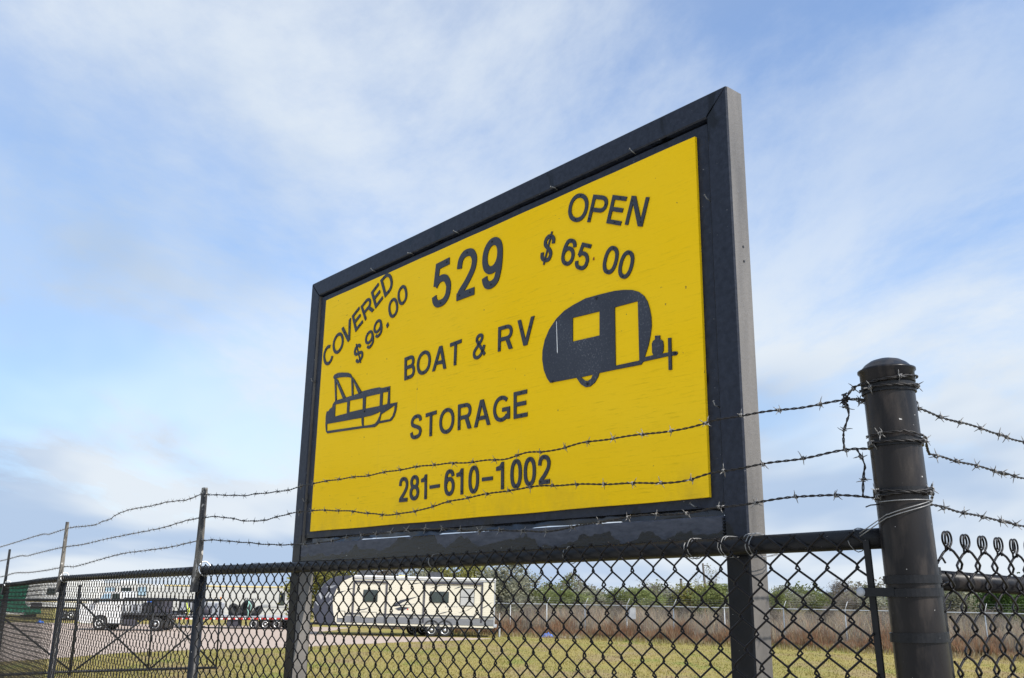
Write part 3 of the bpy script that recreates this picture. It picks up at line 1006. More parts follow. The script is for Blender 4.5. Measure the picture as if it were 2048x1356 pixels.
def glyph(c, tx, ty):
    s, p = [], []                                   # strokes (points in the core box, closed), polygons (in the full box)
    a = 1.12 * tx
    if c in 'O0':
        s.append((arc(0.5, 0.5, 0.5, 0.5, 0, 360, 40, 2.15 if c == 'O' else 2.3)[:-1], True))
    elif c == 'C':
        s.append((arc(0.5, 0.5, 0.5, 0.5, 42, 318, 30, 2.1), False))
    elif c == 'G':
        s.append((arc(0.5, 0.5, 0.5, 0.5, 42, 322, 30, 2.1), False))
        s.append(([(0.56, 0.44), (1.0, 0.44), (1.0, -0.02)], False))
    elif c == 'D':
        s.append(([(0, 0), (0, 1)] + arc(0.42, 0.5, 0.58, 0.5, 90, -90, 20, 2.2), True))
    elif c == 'B':
        s.append(([(0, 0), (0, 0.53)] + arc(0.62, 0.265, 0.38, 0.265, 90, -90, 14, 2.2), True))
        s.append(([(0, 0.53), (0, 1)] + arc(0.58, 0.765, 0.36, 0.235, 90, -90, 14, 2.2), True))
    elif c in 'PR':
        s.append(([(0, 0 - ty / 2), (0, 1)] + arc(0.60, 0.73, 0.40 if c == 'P' else 0.38, 0.27, 90, -90, 14, 2.2) + [(0.0, 0.46)], False))
        if c == 'R':
            p.append([(0.50, 0.46), (0.50 + 1.15 * a, 0.46), (1.0, 0.0), (1.0 - 1.2 * a, 0.0)])
    elif c == 'E':
        s.append(([(1.04, 1), (0, 1), (0, 0), (1.06, 0)], False))
        s.append(([(0, 0.52), (0.96, 0.52)], False))
    elif c == 'T':
        s.append(([(-0.06, 1), (1.06, 1)], False))
        s.append(([(0.5, -ty / 2), (0.5, 1)], False))
    elif c == 'N':
        s.append(([(0, -ty / 2), (0, 1 + ty / 2)], False))
        s.append(([(1, -ty / 2), (1, 1 + ty / 2)], False))
        p.append([(0, 1), (1.15 * a, 1), (1, 0), (1 - 1.15 * a, 0)])
    elif c in 'VA':
        k = 0.55 * a
        b = 1 - (0.5 - a) / (0.5 - k)
        q = [(0, 1), (0.5 - k, 0), (0.5 + k, 0), (1, 1), (1 - a, 1), (0.5, b), (a, 1)]
        if c == 'A':
            q = [(x, 1 - y) for x, y in q]
            h0, h1 = 0.24, 0.24 + ty * 0.92
            g = lambda h: (0.5 - k) * h + a * 0.6
            p.append([(g(h0), h0), (1 - g(h0), h0), (1 - g(h1), h1), (g(h1), h1)])
        p.append(q)
    elif c == 'S':
        s.append((smooth(S_PATH), False))
    elif c == '$':
        s.append((smooth(S_PATH), False))
        p.append([(0.5 - tx * 0.22, -0.10), (0.5 + tx * 0.22, -0.10), (0.5 + tx * 0.22, 1.10), (0.5 - tx * 0.22, 1.10)])
    elif c == '9':
        s.append((arc(0.5, 0.67, 0.5, 0.33, 0, 360, 30, 2.1)[:-1], True))
        s.append((smooth(NINE), False))
    elif c == '6':
        s.append((arc(0.5, 0.33, 0.5, 0.33, 0, 360, 30, 2.1)[:-1], True))
        s.append((smooth([(1 - x, 1 - y) for x, y in NINE]), False))
    elif c == '8':
        s.append((arc(0.5, 0.765, 0.43, 0.235, 0, 360, 26, 2.1)[:-1], True))
        s.append((arc(0.5, 0.27, 0.5, 0.27, 0, 360, 26, 2.1)[:-1], True))
    elif c == '5':
        s.append(([(0.98, 1), (0.16, 1), (0.07, 0.50)], False))
        s.append((smooth([(0.05, 0.49), (0.22, 0.60), (0.48, 0.64), (0.78, 0.58), (0.97, 0.42), (1, 0.30), (0.94, 0.13), (0.75, 0.025), (0.5, 0), (0.22, 0.03), (0.06, 0.13), (0, 0.25)]), False))
    elif c == '2':
        s.append((smooth([(0.02, 0.68), (0.08, 0.87), (0.27, 0.98), (0.52, 1), (0.8, 0.95), (0.97, 0.80), (0.97, 0.66), (0.86, 0.50), (0.52, 0.27), (0.18, 0.10), (0.04, -0.02)]), False))
        s.append(([(-0.07, 0), (1.06, 0)], False))
    elif c == '1':
        s.append(([(1, -ty / 2), (1, 1 + ty / 2)], False))
        p.append([(0, 0.70), (1 - tx * 0.5, 0.70), (1 - tx * 0.5, 1), (0.66, 0.97), (0.45, 0.87), (0, 0.84)])
    elif c == '&':
        s.append((smooth([(1.0, 0.0), (0.62, 0.40), (0.30, 0.72), (0.22, 0.85), (0.30, 0.97), (0.48, 1), (0.66, 0.96), (0.72, 0.84), (0.60, 0.70), (0.30, 0.52), (0.06, 0.37), (0, 0.22), (0.10, 0.06), (0.36, 0), (0.62, 0.06), (0.84, 0.26), (0.93, 0.46)]), False))
    elif c in '-.':
        p.append([(0, 0), (1, 0), (1, 1), (0, 1)])
    return s, p


def stroke_mesh(mb, pts, closed, w, d0, d1, slot=0):
    P = [Vector(q) for q in pts]
    n = len(P)
    Lf, Rt = [], []
    for i in range(n):
        if closed or 0 < i < n - 1:
            a = (P[i] - P[i - 1]).normalized()
            b = (P[(i + 1) % n] - P[i]).normalized()
        elif i == 0:
            a = b = (P[1] - P[0]).normalized()
        else:
            a = b = (P[-1] - P[-2]).normalized()
        na, nb = Vector((-a.y, a.x)), Vector((-b.y, b.x))
        m = (na + nb)
        m = m.normalized() if m.length > 1e-6 else na
        k = w / 2 / max(0.45, m.dot(na))
        Lf.append(P[i] + m * k)
        Rt.append(P[i] - m * k)
    V = []
    for l, r in zip(Lf, Rt):
        V += [on_panel(l.x, l.y, d1), on_panel(r.x, r.y, d1), on_panel(l.x, l.y, d0), on_panel(r.x, r.y, d0)]
    F, E = [], []
    for i in range(n if closed else n - 1):
        a, b = i * 4, ((i + 1) % n) * 4
        F.append((a + 1, b + 1, b, a))
        E += [(a, b, b + 2, a + 2), (b + 1, a + 1, a + 3, b + 3)]
    if not closed:
        e = (n - 1) * 4
        E += [(0, 2, 3, 1), (e + 2, e, e + 1, e + 3)]
    b = len(mb.v)
    mb.add(V, F, slot)
    for f in E:
        mb.f.append(tuple(i + b for i in f)); mb.m.append(1); mb.sm.append(False)


def letter(c, bl, br, tl, k=0.158):
    bl, br, tl = Vector(bl), Vector(br), Vector(tl)
    ex, ey = br - bl, tl - bl
    lw, lh = ex.length, ey.length
    w = k * lh
    tx, ty = w / lw, w / lh
    s, p = glyph(c, tx, ty)
    ux, uy = ex / lw, ey / lh
    o = bl + (ux + uy) * (w / 2)
    mb = MB()
    lift = 0.0032
    j = 0
    for pts, closed in s:
        q = [o + ux * (x * (lw - w)) + uy * (y * (lh - w)) for x, y in pts]
        stroke_mesh(mb, [(v.x, v.y) for v in q], closed, w * (0.95 if c != '&' else 0.8), 0.0, lift + 0.00035 * j)
        j += 1
    for pts in p:
        q = [bl + ex * x + ey * y for x, y in pts]
        nf = len(mb.f)
        mb.slab([[(v.x, v.y) for v in q]], on_panel, 0.0, lift + 0.00035 * j)
        for i in range(nf, len(mb.f)):
            if len(mb.f[i]) == 4:
                mb.m[i] = 1
        j += 1
    # screw heads
    spots = {'O': [(0.5, 1), (0.5, 0)], '0': [(0.5, 1), (0.5, 0)], 'C': [(0.42, 1), (0.45, 0)], 'E': [(0.55, 1), (0.55, 0)], 'T': [(0.5, 0.99), (0.5, 0.06)],
             '1': [(0.97, 0.86), (0.97, 0.05)], '9': [(0.45, 1), (0.5, 0)], '6': [(0.55, 1), (0.5, 0)], '5': [(0.8, 1), (0.5, 0)], '2': [(0.5, 1), (0.8, 0), (0.12, 0.02)],
             '8': [(0.5, 1), (0.5, 0)], '-': [(0.08, 0.5), (0.92, 0.5)], 'S': [(0.5, 1), (0.5, 0)], '$': [(0.5, 0.99), (0.5, 0.01)], 'R': [(0.5, 1), (0, 0.05)], 'P': [(0.97, 0.72), (0, 0.06)],
             'B': [(0.35, 1), (0.35, 0)], 'G': [(0.5, 1), (0.5, 0)], 'D': [(0.3, 1), (0.4, 0)], 'N': [(0.04, 0.9), (0.95, 0.08)], 'V': [(0.2, 0.66), (0.8, 0.66)],
             'A': [(0.25, 0.3), (0.75, 0.3)], '&': [(0.2, 0.8), (0.75, 0.2)]}.get(c, [])
    for x, y in spots:
        v = o + ux * (x * (lw - w)) + uy * (y * (lh - w))
        r = min(0.0035, w * 0.17)
        ring = [(v.x + r * math.cos(t), v.y + r * math.sin(t)) for t in (i * math.pi / 4 for i in range(8))]
        mb.slab([ring], on_panel, lift + 0.0002, lift + 0.0020, 2)
    return mb.build('letter', [M['letter'], M['edge'], M['screw']], panel)


for L in LETTERS:
    letter(*L)


def emblem(name, loops, bits, lift, dots):
    mb = MB()
    mb.slab(loops, on_panel, 0.0, lift)
    for i, f in enumerate(mb.f):
        if len(f) == 4:
            mb.m[i] = 1
    for j, b in enumerate(bits):
        nf = len(mb.f)
        mb.slab([b], on_panel, 0.0, lift + 0.0004 * (j + 1))
        for i in range(nf, len(mb.f)):
            if len(mb.f[i]) == 4:
                mb.m[i] = 1
    for x, z in dots:
        ring = [(x + 0.004 * math.cos(t), z + 0.004 * math.sin(t)) for t in (i * math.pi / 4 for i in range(8))]
        mb.slab([ring], on_panel, lift + 0.0002, lift + 0.0026, 2)
    return mb.build(name, [M['emblem'], M['edge'], M['screw']], panel)


def around(lp, f):
    xs, zs = [p[0] for p in lp], [p[1] for p in lp]
    return (min(xs) + (max(xs) - min(xs)) * f[0], min(zs) + (max(zs) - min(zs)) * f[1])


emblem('boat_emblem', BOAT, BOAT_BITS, 0.0028, BOAT_DOTS)
emblem('camper_emblem', CAMPER, CAMPER_BITS, 0.0030, CAMPER_DOTS)
mb = MB()                                                    # a dried white drip on the camper
(dx0, dz0), (dx1, dz1) = DRIPS[0]
mb.slab([[(dx0 - 0.0006, dz0), (dx1 - 0.0010, dz1), (dx1, dz1 - 0.004), (dx1 + 0.0012, dz1), (dx0 + 0.0006, dz0)]], on_panel, 0.0031, 0.0042)
mb.build('drip', M['whitetape'], panel)
# scrap left of a lost decimal point
mb = MB()
mb.slab([[(0.629, 3.078), (0.6345, 3.076), (0.634, 3.086)]], on_panel, 0, 0.003)
mb.build('glue_scrap', M['rust'], panel)

# bent nails round the frame
NAILS = [(-0.62, 3.366, 0.9), (-0.06, 3.367, 0.6), (0.46, 3.366, 0.4), (1.063, 3.13, 1.3), (1.062, 2.57, 1.5), (-1.062, 2.98, 1.7), (-1.060, 2.47, 1.4), (0.98, 2.325, 0.8), (-0.35, 3.367, 0.2), (0.80, 3.365, 1.0)]
for x, z, a in NAILS:
    mb = MB()
    p0 = Vector((x, 0.012, z))
    p1 = p0 + Vector((math.cos(a) * 0.006, -0.018, math.sin(a) * 0.002))
    p2 = p1 + Vector((-0.012 * math.cos(a), -0.004, 0.010 * math.sin(a)))
    mb.tube([p0, p1, p2], 0.0016, 6)
    mb.lathe([(0.0015, 0), (0.0032, 0.0004), (0.0032, 0.0012), (0.001, 0.0016)], 8, M=Matrix.Translation(p2) @ (p2 - p1).to_track_quat('Z', 'Y').to_matrix().to_4x4())
    mb.build('nail', M['tiewire'], sign)
# bolt holes plugged on the lit side of the right post
for z in (2.985, 2.945):
    mb = MB()
    mb.lathe([(0.0035, 0), (0.0035, 0.0012)], 8, M=Matrix.Translation((XR, T * 0.55, z)) @ Matrix.Rotation(R(90), 4, 'Y'))
    mb.build('bolt_hole', M['screw'], sign)

# ------------------------------------------------------------------ the black chain link fence
P1 = Vector((-1.456, 4.625, 0)); P2 = Vector((-3.3007, 7.2367, 0)); P3 = Vector((-5.0777, 9.8986, 0))
P4 = P3 + (P3 - P2)
D2 = Vector((math.sin(R(48)), math.cos(R(48)), 0))
NS = Vector((math.cos(R(48)), -math.sin(R(48)), 0))
RAIL_Z = [2.229, 2.202, 2.187, 2.146, 2.11]


def chain_link(a, b, za, zb, zbot, nrm, front, half, vper, shear, r, hi_n, hi_s, lo_n, lo_s, hi_h, flip=False, mul=1.0):
    """flattened-helix wires that hook into each other, hung between a and b"""
    L = (b - a).length
    d = np.array((b - a).normalized())
    nv = np.array(nrm)
    nw = int(L / half)
    out_v, out_f = [], []
    base = 0
    for i in range(nw):
        xc = (i + 0.5) * half
        for (n_per, sides, top0, top1) in ((hi_n, hi_s, 0.0, hi_h), (lo_n, lo_s, hi_h, None)):
            ztop = za + (zb - za) * xc / L
            if top1 is None:
                top1 = ztop - zbot
            k0, k1 = top0 / vper, top1 / vper
            if n_per == 10:
                ph = np.array([0.0, 0.10, 0.17, 0.25, 0.33, 0.40, 0.60, 0.67, 0.75, 0.83, 0.90][:11])
                ph = np.array([0.02, 0.11, 0.185, 0.25, 0.315, 0.39, 0.5, 0.61, 0.685, 0.75, 0.815, 0.89])
            else:
                ph = np.array([0.0, 0.17, 0.25, 0.33, 0.5, 0.67, 0.75, 0.83])
            kk = np.arange(math.floor(k0) - 1, math.ceil(k1) + 1)
            s = (kk[:, None] + ph[None, :]).ravel()
            s = s[(s >= k0 - 1e-6) & (s <= k1 + 1e-6)]
            s = np.unique(np.concatenate(([k0], s, [k1])))
            phase = 2 * np.pi * (s + 0.25 + (0.5 if i % 2 else 0.0))
            sn = np.sin(phase)
            tri = np.arcsin(0.988 * sn) / math.asin(0.988)
            dep = np.tanh(2.2 * np.cos(phase)) * r * 1.15 * mul
            depth = s * vper
            wob = 0.0026 * np.sin(depth * 7 + i * 0.31) + 0.0016 * math.sin(i * 1.9) + 0.006 * np.sin(depth * 2.3 + xc * 1.7)
            x = xc + tri * (half * 0.5 + r * 2.3) + shear * depth + wob
            ok = (x > -0.004) & (x < L + 0.02)
            z = ztop - depth + 0.0016 * math.sin(i * 2.3) + 0.005 * np.sin(xc * 2.1 + depth * 1.3)
            ctr = np.array(a)[None, :] + d[None, :] * x[:, None] + nv[None, :] * (front + dep + 0.004 * np.sin(x * 2.2 + depth * 3))[:, None]
            ctr[:, 2] = z
            idx = np.where(ok)[0]
            if len(idx) < 3:
                continue
            for run in np.split(idx, np.where(np.diff(idx) > 1)[0] + 1):
                if len(run) < 3:
                    continue
                c = ctr[run]
                t = np.gradient(c, axis=0)
                t /= np.linalg.norm(t, axis=1)[:, None]
                u = np.cross(t, nv)
                u /= np.linalg.norm(u, axis=1)[:, None]
                w = np.cross(t, u)
                ang = 2 * np.pi * np.arange(sides) / sides
                ring = c[:, None, :] + r * (u[:, None, :] * np.cos(ang)[None, :, None] + w[:, None, :] * np.sin(ang)[None, :, None])
                m = len(run)
                ii = np.arange(m - 1)[:, None] * sides
                k = np.arange(sides)[None, :]
                l = (k + 1) % sides
                f = np.stack([ii + k, ii + sides + k, ii + sides + l, ii + l], axis=-1).reshape(-1, 4) + base
                out_v.append(ring.reshape(-1, 3))
                out_f.append(f)
                base += m * sides
    return np.concatenate(out_v), np.concatenate(out_f)


fence = root('chain_link_fence', CORNER, 0.0, world_parts=True)
tag(fence, 'black chain-link fence with barbed wire running left from the corner post past the sign', 'fence')
side_fence = root('chain_link_fence', CORNER + D2 * 0.2, 0.0, world_parts=True)
tag(side_fence, 'black chain-link fence with curled wire ends going right from the corner post', 'fence')

bays = [(CORNER, P1, RAIL_Z[0], RAIL_Z[1], 0), (P1, P2, RAIL_Z[1], RAIL_Z[2], 1), (P2, P3, RAIL_Z[2], RAIL_Z[3], 1), (P3, P4, RAIL_Z[3], RAIL_Z[4], 1)]
for i, (a, b, za, zb, far) in enumerate(bays):
    d = (b - a).normalized()
    n = Vector((-d.y, d.x, 0))
    n = n if n.y < 0 else -n
    a2 = a + d * (0.074 if i == 0 else 0.0)
    V, F = chain_link(a2, b, za + 0.012, zb + 0.022, 0.05, n, 0.0275, 0.0345, 0.0715, -0.14, 0.0025 if not far else 0.0022,
                      10 if not far else 8, 6 if not far else 4, 8, 4, 0.70 if not far else 0.66, mul=1.25 if not far else 1.7)
    link('chain_link_mesh', tri_mesh('chain_link_mesh', V, F, M['mesh'], smooth=True), fence)
    # top rail, with a coupling sleeve
    mb = MB()
    pts = []
    for k in range(13):
        t = k / 12
        sag = -0.006 * math.sin(math.pi * t) if i == 0 else 0.0
        p = (a + d * 0.03).lerp(b, t) if i == 0 else a.lerp(b, t)
        pts.append(Vector((p.x, p.y, za + (zb - za) * t + sag)))
    mb.tube(pts, 0.0212, 20)
    mb.build('top_rail', M['fence'], fence)
    if i < 3:
        mb = MB()
        lean = [(-0.020, 0), (0.0, 0), (0.01, 0)][i]
        mb.tube([(b.x + 0.0, b.y, -0.3), (b.x, b.y, 1.0), (b.x, b.y, zb + 0.008)], 0.0242, 16)
        mb.build('line_post', M['fence'], fence)
        mb = MB()
        top = [2.592, 2.60, 2.50][i]
        w0, w1 = 0.0205, 0.0135
        ux = d
        lx = [-0.010, -0.02, -0.02][i]
        q = []
        for z, w, th, sh in ((zb - 0.10, w0, 0.012, 0), (zb + 0.06, w0, 0.012, 0), ((zb + top) / 2, (w0 + w1) / 2, 0.011, lx * 0.4), (top, w1, 0.010, lx)):
            c = Vector((b.x, b.y, z)) + n * 0.034 * (1 if z < zb + 0.05 else 0.75) - d * sh
            q += [c + ux * w + n * th, c - ux * w + n * th, c - ux * w - n * th, c + ux * w - n * th]
        F = []
        for k in range(3):
            for m in range(4):
                F.append((k * 4 + m, k * 4 + (m + 1) % 4, k * 4 + 4 + (m + 1) % 4, k * 4 + 4 + m))
        F += [(3, 2, 1, 0), (12, 13, 14, 15)]
        mb.add(q, F)
        mb.build('post_extension', M['ext'] if i < 2 else M['fence'], fence)
        mb = MB()
        ring = []
        for k in range(16):
            t = 2 * math.pi * k / 16
            ring.append(Vector((b.x, b.y, zb + 0.008)) - d * 0.026 + n * (0.030 * math.cos(t)) + Vector((0, 0, 0.034 * math.sin(t))) + d * 0.012 * math.sin(t))
        mb.tube(ring, 0.0035, 6, closed=True)
        mb.build('eye_loop', M['galv'], fence)

# --- corner post with its fittings
LEAN = Vector((-0.03098, 0.0, 1.0))
base_pt = Vector((0.8046, 1.93, 2.0879)) - LEAN * 2.0879


def on_post(z):
    return base_pt + LEAN * z


PR = 0.0508
mb = MB()
mb.tube([on_post(-0.4), on_post(1.0), on_post(1.9), on_post(2.565)], PR, 40, cap=False)
cpost = mb.build('corner_post', M['post'], fence)
QL = LEAN.to_track_quat('Z', 'Y').to_matrix().to_4x4()
mb = MB()
mb.lathe([(PR + 0.0030, -0.030), (PR + 0.0036, -0.029), (PR + 0.0036, -0.008), (PR + 0.0072, -0.004), (PR + 0.0072, 0.000), (PR * 0.98, 0.004), (PR * 0.84, 0.012), (PR * 0.6, 0.020), (PR * 0.3, 0.0245), (0.002, 0.026)], 40,
         M=Matrix.Translation(on_post(2.573)) @ QL)
mb.build('post_cap', M['post'], cpost)
for z, h in ((2.531, 0.018), (2.417, 0.015), (2.318, 0.014), (2.146, 0.016), (2.121, 0.016), (2.037, 0.018), (1.75, 0.018), (1.45, 0.018)):
    mb = MB()
    mb.lathe([(PR + 0.0006, -h / 2), (PR + 0.0036, -h / 2 + 0.0003), (PR + 0.0036, h / 2 - 0.0003), (PR + 0.0006, h / 2)], 40, M=Matrix.Translation(on_post(z)) @ QL, smooth=False)
    mb.build('tension_band', M['fence'], cpost)
# strap that reaches out to the tension bar, with its bolt
mb = MB()
c = on_post(2.121)
o1 = c + D * 0.092 + NC * 0.038
o0 = c + NC * (PR + 0.001) + D * 0.012
t = (o1 - o0).normalized()
nn = Vector((t.y, -t.x, 0))
for s in (0.0,):
    q = []
    for p in (o0, o1):
        for dz in (-0.0085, 0.0085):
            q += [p + nn * 0.0018 + Vector((0, 0, dz)), p - nn * 0.0018 + Vector((0, 0, dz))]
    mb.add(q, [(0, 1, 3, 2), (4, 6, 7, 5), (0, 2, 6, 4), (1, 5, 7, 3), (0, 4, 5, 1), (2, 3, 7, 6)])
mb.build('band_strap', M['fence'], fence)
mb = MB()
fd = (Vector((0, 0, EYE)) - o1); fd.z = 0
mb.lathe([(0.0080, 0.0), (0.0095, 0.003), (0.0080, 0.007), (0.003, 0.0090)], 12, M=Matrix.Translation(o1 + fd.normalized() * 0.002) @ fd.normalized().to_track_quat('Z', 'Y').to_matrix().to_4x4())
mb.build('bolt', M['grey'], fence)
for dirv, nrm, dist, ztop, fr in ((D, NC, 0.072, 2.224, 0.030), (D2, NS, 0.072, 2.172, 0.022)):
    mb = MB()
    q = []
    for z in (0.1, ztop):
        c = Vector((base_pt.x, base_pt.y, 0)) + LEAN * z
        c = c + dirv * dist + nrm * fr
        for a_, b_ in ((-0.0065, -0.003), (0.0065, -0.003), (0.0065, 0.003), (-0.0065, 0.003)):
            q.append(c + dirv * a_ + nrm * b_)
    mb.add(q, [(0, 1, 5, 4), (1, 2, 6, 5), (2, 3, 7, 6), (3, 0, 4, 7), (4, 5, 6, 7), (3, 2, 1, 0)])
    mb.build('tension_bar', M['fence'], fence if dirv is D else side_fence)

# --- side run
zs0, zs1 = 2.148, 2.128
E1 = CORNER + D2 * 3.0
V, F = chain_link(CORNER + D2 * 0.060, E1, zs0 + 0.064, zs1 + 0.064, 0.05, NS, 0.030, 0.0435, 0.085, -0.06, 0.0026, 10, 8, 8, 4, 0.62, mul=2.8)
link('chain_link_mesh', tri_mesh('chain_link_mesh', V, F, M['mesh'], smooth=True), side_fence)
mb = MB()
mb.tube([(CORNER + D2 * t) + Vector((0, 0, zs0 + (zs1 - zs0) * t / 3)) for t in (0.02, 1, 2, 3)], 0.0205, 20)
mb.build('top_rail', M['post'], side_fence)
mb = MB()
mb.tube([(E1.x, E1.y, -0.3), (E1.x, E1.y, 2.15)], 0.0242, 14)
mb.build('line_post', M['fence'], side_fence)
half = 0.0435
rk = random.Random(3)
for k in range(1, 40, 2):
    p = CORNER + D2 * (0.060 + half * (k)) + NS * 0.030
    z = zs0 + 0.064 - 0.001
    h, w = 0.019 + rk.uniform(-0.002, 0.004), 0.0075
    mb = MB()
    wl_ = 0.0145 + rk.uniform(-0.001, 0.001)
    hl_ = 0.0145 + rk.uniform(-0.001, 0.002)
    for side in (-1, 1):                     # one wire is bent round into an eye, the other hooks over it
        o_ = NS * (0.0030 * side)
        pts = [p + o_ + D2 * 0.004 * side + Vector((0, 0, z - 0.006)), p + o_ + D2 * 0.003 * side + Vector((0, 0, z + 0.002))]
        last = 12 if side < 0 else 9
        for i in range(last):
            t = R(150 - i * 30.0) * side
            pts.append(p + o_ + D2 * (wl_ * math.sin(t)) + Vector((0, 0, z + 0.004 + hl_ + hl_ * math.cos(t))))
        if side > 0:
            pts.append(pts[-1] + Vector((0, 0, -0.012)))
        mb.tube([Vector(q) for q in smooth([tuple(q) for q in pts], 2)], 0.0022, 6)
    mb.build('wire_knuckle', M['mesh'], side_fence)

# --- barbed wire


def resample(pts, step):
    P = smooth([tuple(p) for p in pts], 8)
    P = [Vector(p) for p in P]
    acc = [0.0]
    for i in range(1, len(P)):
        acc.append(acc[-1] + (P[i] - P[i - 1]).length)
    n = max(2, int(acc[-1] / step))
    out, j = [], 0
    for i in range(n + 1):
        s = acc[-1] * i / n
        while j < len(acc) - 2 and acc[j + 1] < s:
            j += 1
        out.append(P[j].lerp(P[j + 1], (s - acc[j]) / max(1e-9, acc[j + 1] - acc[j])))
    return out, acc[-1]


def barbed(mb, pts, rnd, spacing=0.102, step=0.0075, start=0.05, twist=0.042, barbs=True, kink=0.0012):
    P, L = resample(pts, step)
    n = len(P)
    for wi in (0, 1):
        Q = []
        for i, p in enumerate(P):
            t = (P[min(i + 1, n - 1)] - P[max(i - 1, 0)]).normalized()
            u = Vector((0, 0, 1)) - t * t.z
            u = u.normalized() if u.length > 0.1 else Vector((1, 0, 0))
            w = t.cross(u)
            a = 2 * math.pi * (i * step / twist) + wi * math.pi
            Q.append(p + (u * math.cos(a) + w * math.sin(a)) * 0.00165 + u * kink * math.sin(i * 0.23) + w * kink * math.sin(i * 0.31))
        mb.tube(Q, 0.00148, 5, 0)
    if not barbs:
        return
    s = start
    while s < L - 0.02:
        i = min(n - 2, int(s / step))
        p = P[i]
        t = (P[i + 1] - P[i]).normalized()
        u = Vector((0, 0, 1)) - t * t.z
        u = u.normalized() if u.length > 0.1 else Vector((1, 0, 0))
        w = t.cross(u)
        rot = rnd.uniform(0, math.pi)
        coil = []
        for k in range(17):
            a = rot + k / 16 * 2 * math.pi * 2.1
            coil.append(p + (u * math.cos(a) + w * math.sin(a)) * 0.0042 + t * (-0.004 + 0.008 * k / 16))
        mb.tube(coil, 0.0011, 5, 1)
        for k in range(4):
            a = rot + k * math.pi / 2 + rnd.uniform(-0.45, 0.45)
            dv = (u * math.cos(a) + w * math.sin(a)) + t * rnd.uniform(-0.55, 0.55)
            dv.normalize()
            st = p + dv * 0.002 + t * (-0.003 + 0.002 * k)
            ln = rnd.uniform(0.011, 0.017)
            mb.tube([st, st + dv * ln * 0.6, st + dv * ln + t * rnd.uniform(-0.002, 0.002)], [0.0011, 0.0010, 0.0004], 5, 1)
        s += spacing * rnd.uniform(0.93, 1.08)


rb = random.Random(21)
for k, S in enumerate(STRANDS):
    mb = MB()
    barbed(mb, S, rb, start=0.03 + 0.03 * k)
    mb.build('barbed_wire', [M['barb'], M['barbtip']], fence)
for k, S in enumerate(STRANDS_SIDE):
    mb = MB()
    barbed(mb, S, rb, start=0.02 + 0.02 * k)
    mb.build('barbed_wire', [M['barb'], M['barbtip']], side_fence)


def loop_round(z0, z1, a0, a1, r, n=26):
    return [on_post(z0 + (z1 - z0) * i / n) + Vector((math.cos(R(a0 + (a1 - a0) * i / n)), math.sin(R(a0 + (a1 - a0) * i / n)), 0)) * r for i in range(n + 1)]


s1, s2, s3 = (Vector(S[0]) for S in STRANDS)
e1, e2, e3 = (Vector(S[0]) for S in STRANDS_SIDE)
WR = PR + 0.0075
wraps = [
    [Vector(STRANDS[0][1])] + [Vector(STRANDS[0][1]).lerp(on_post(2.545) + Vector((-WR, -0.02, 0)), 0.5) + Vector((0, 0, 0.006))] + loop_round(2.540, 2.556, 200, 350, WR, 14),
    loop_round(2.528, 2.535, 170, 372, WR, 18),
    [s1] + loop_round(2.512, 2.514, 165, 90, WR, 6),
    [s2] + loop_round(2.415, 2.418, 195, 335, WR, 14) + [e2],
    loop_round(2.430, 2.434, 180, 262, WR, 8) + loop_round(2.436, 2.424, 262, 345, WR, 8) + [e2],
    [s3] + loop_round(2.318, 2.312, 190, 335, WR, 14) + [e3],
    [s3 + Vector((0, 0, -0.006))] + loop_round(2.306, 2.325, 195, 352, WR, 14) + [on_post(2.335) + Vector((0.062, -0.01, 0))],
    [e1] + loop_round(2.506, 2.508, 0, 80, WR, 6),
]
for k, q in enumerate(wraps):
    mb = MB()
    barbed(mb, q, rb, spacing=0.115, start=0.045, step=0.006, kink=0.0008)
    mb.build('wire_wrap', [M['barb'], M['barbtip']], fence)
# drop wires between the strands beside the post
for q in ([Vector(STRANDS[0][1]) + Vector((0, 0, 0.004)), Vector(STRANDS[0][1]) + Vector((0.004, 0, -0.035)), Vector(STRANDS[1][1]) + Vector((0.000, 0, 0.035)), Vector(STRANDS[1][1])],
          [Vector(STRANDS[1][1]).lerp(s2, 0.45), Vector(STRANDS[1][1]).lerp(s2, 0.65) + Vector((0, 0, -0.03)), Vector(STRANDS[2][1]).lerp(s3, 0.1) + Vector((0.002, 0, 0.03)), Vector(STRANDS[2][1])]):
    mb = MB()
    barbed(mb, q, rb, spacing=0.05, start=0.02, step=0.006)
    mb.build('drop_wire', [M['barb'], M['barbtip']], fence)
mb = MB()
kn = Vector(STRANDS[0][1])
for k in range(7):
    v = Vector((rb.uniform(-1, 1), rb.uniform(-1, 1), rb.uniform(-1, 1))).normalized()
    mb.tube([kn - v * 0.012, kn + v * rb.uniform(0.01, 0.018)], [0.0022, 0.001], 5, 0)
coil = [kn + Vector((0.0055 * math.cos(i * 0.9), 0.0055 * math.sin(i * 0.9), 0.016 - i * 0.0013)) for i in range(26)]
mb.tube(coil, 0.0019, 5, 0)
mb.build('wire_knot', [M['barb'], M['barbtip']], fence)

# --- silver tie wires on the rail
railz = lambda t: RAIL_Z[0] + (RAIL_Z[1] - RAIL_Z[0]) * t / 3.46 - 0.006 * math.sin(math.pi * t / 3.46)


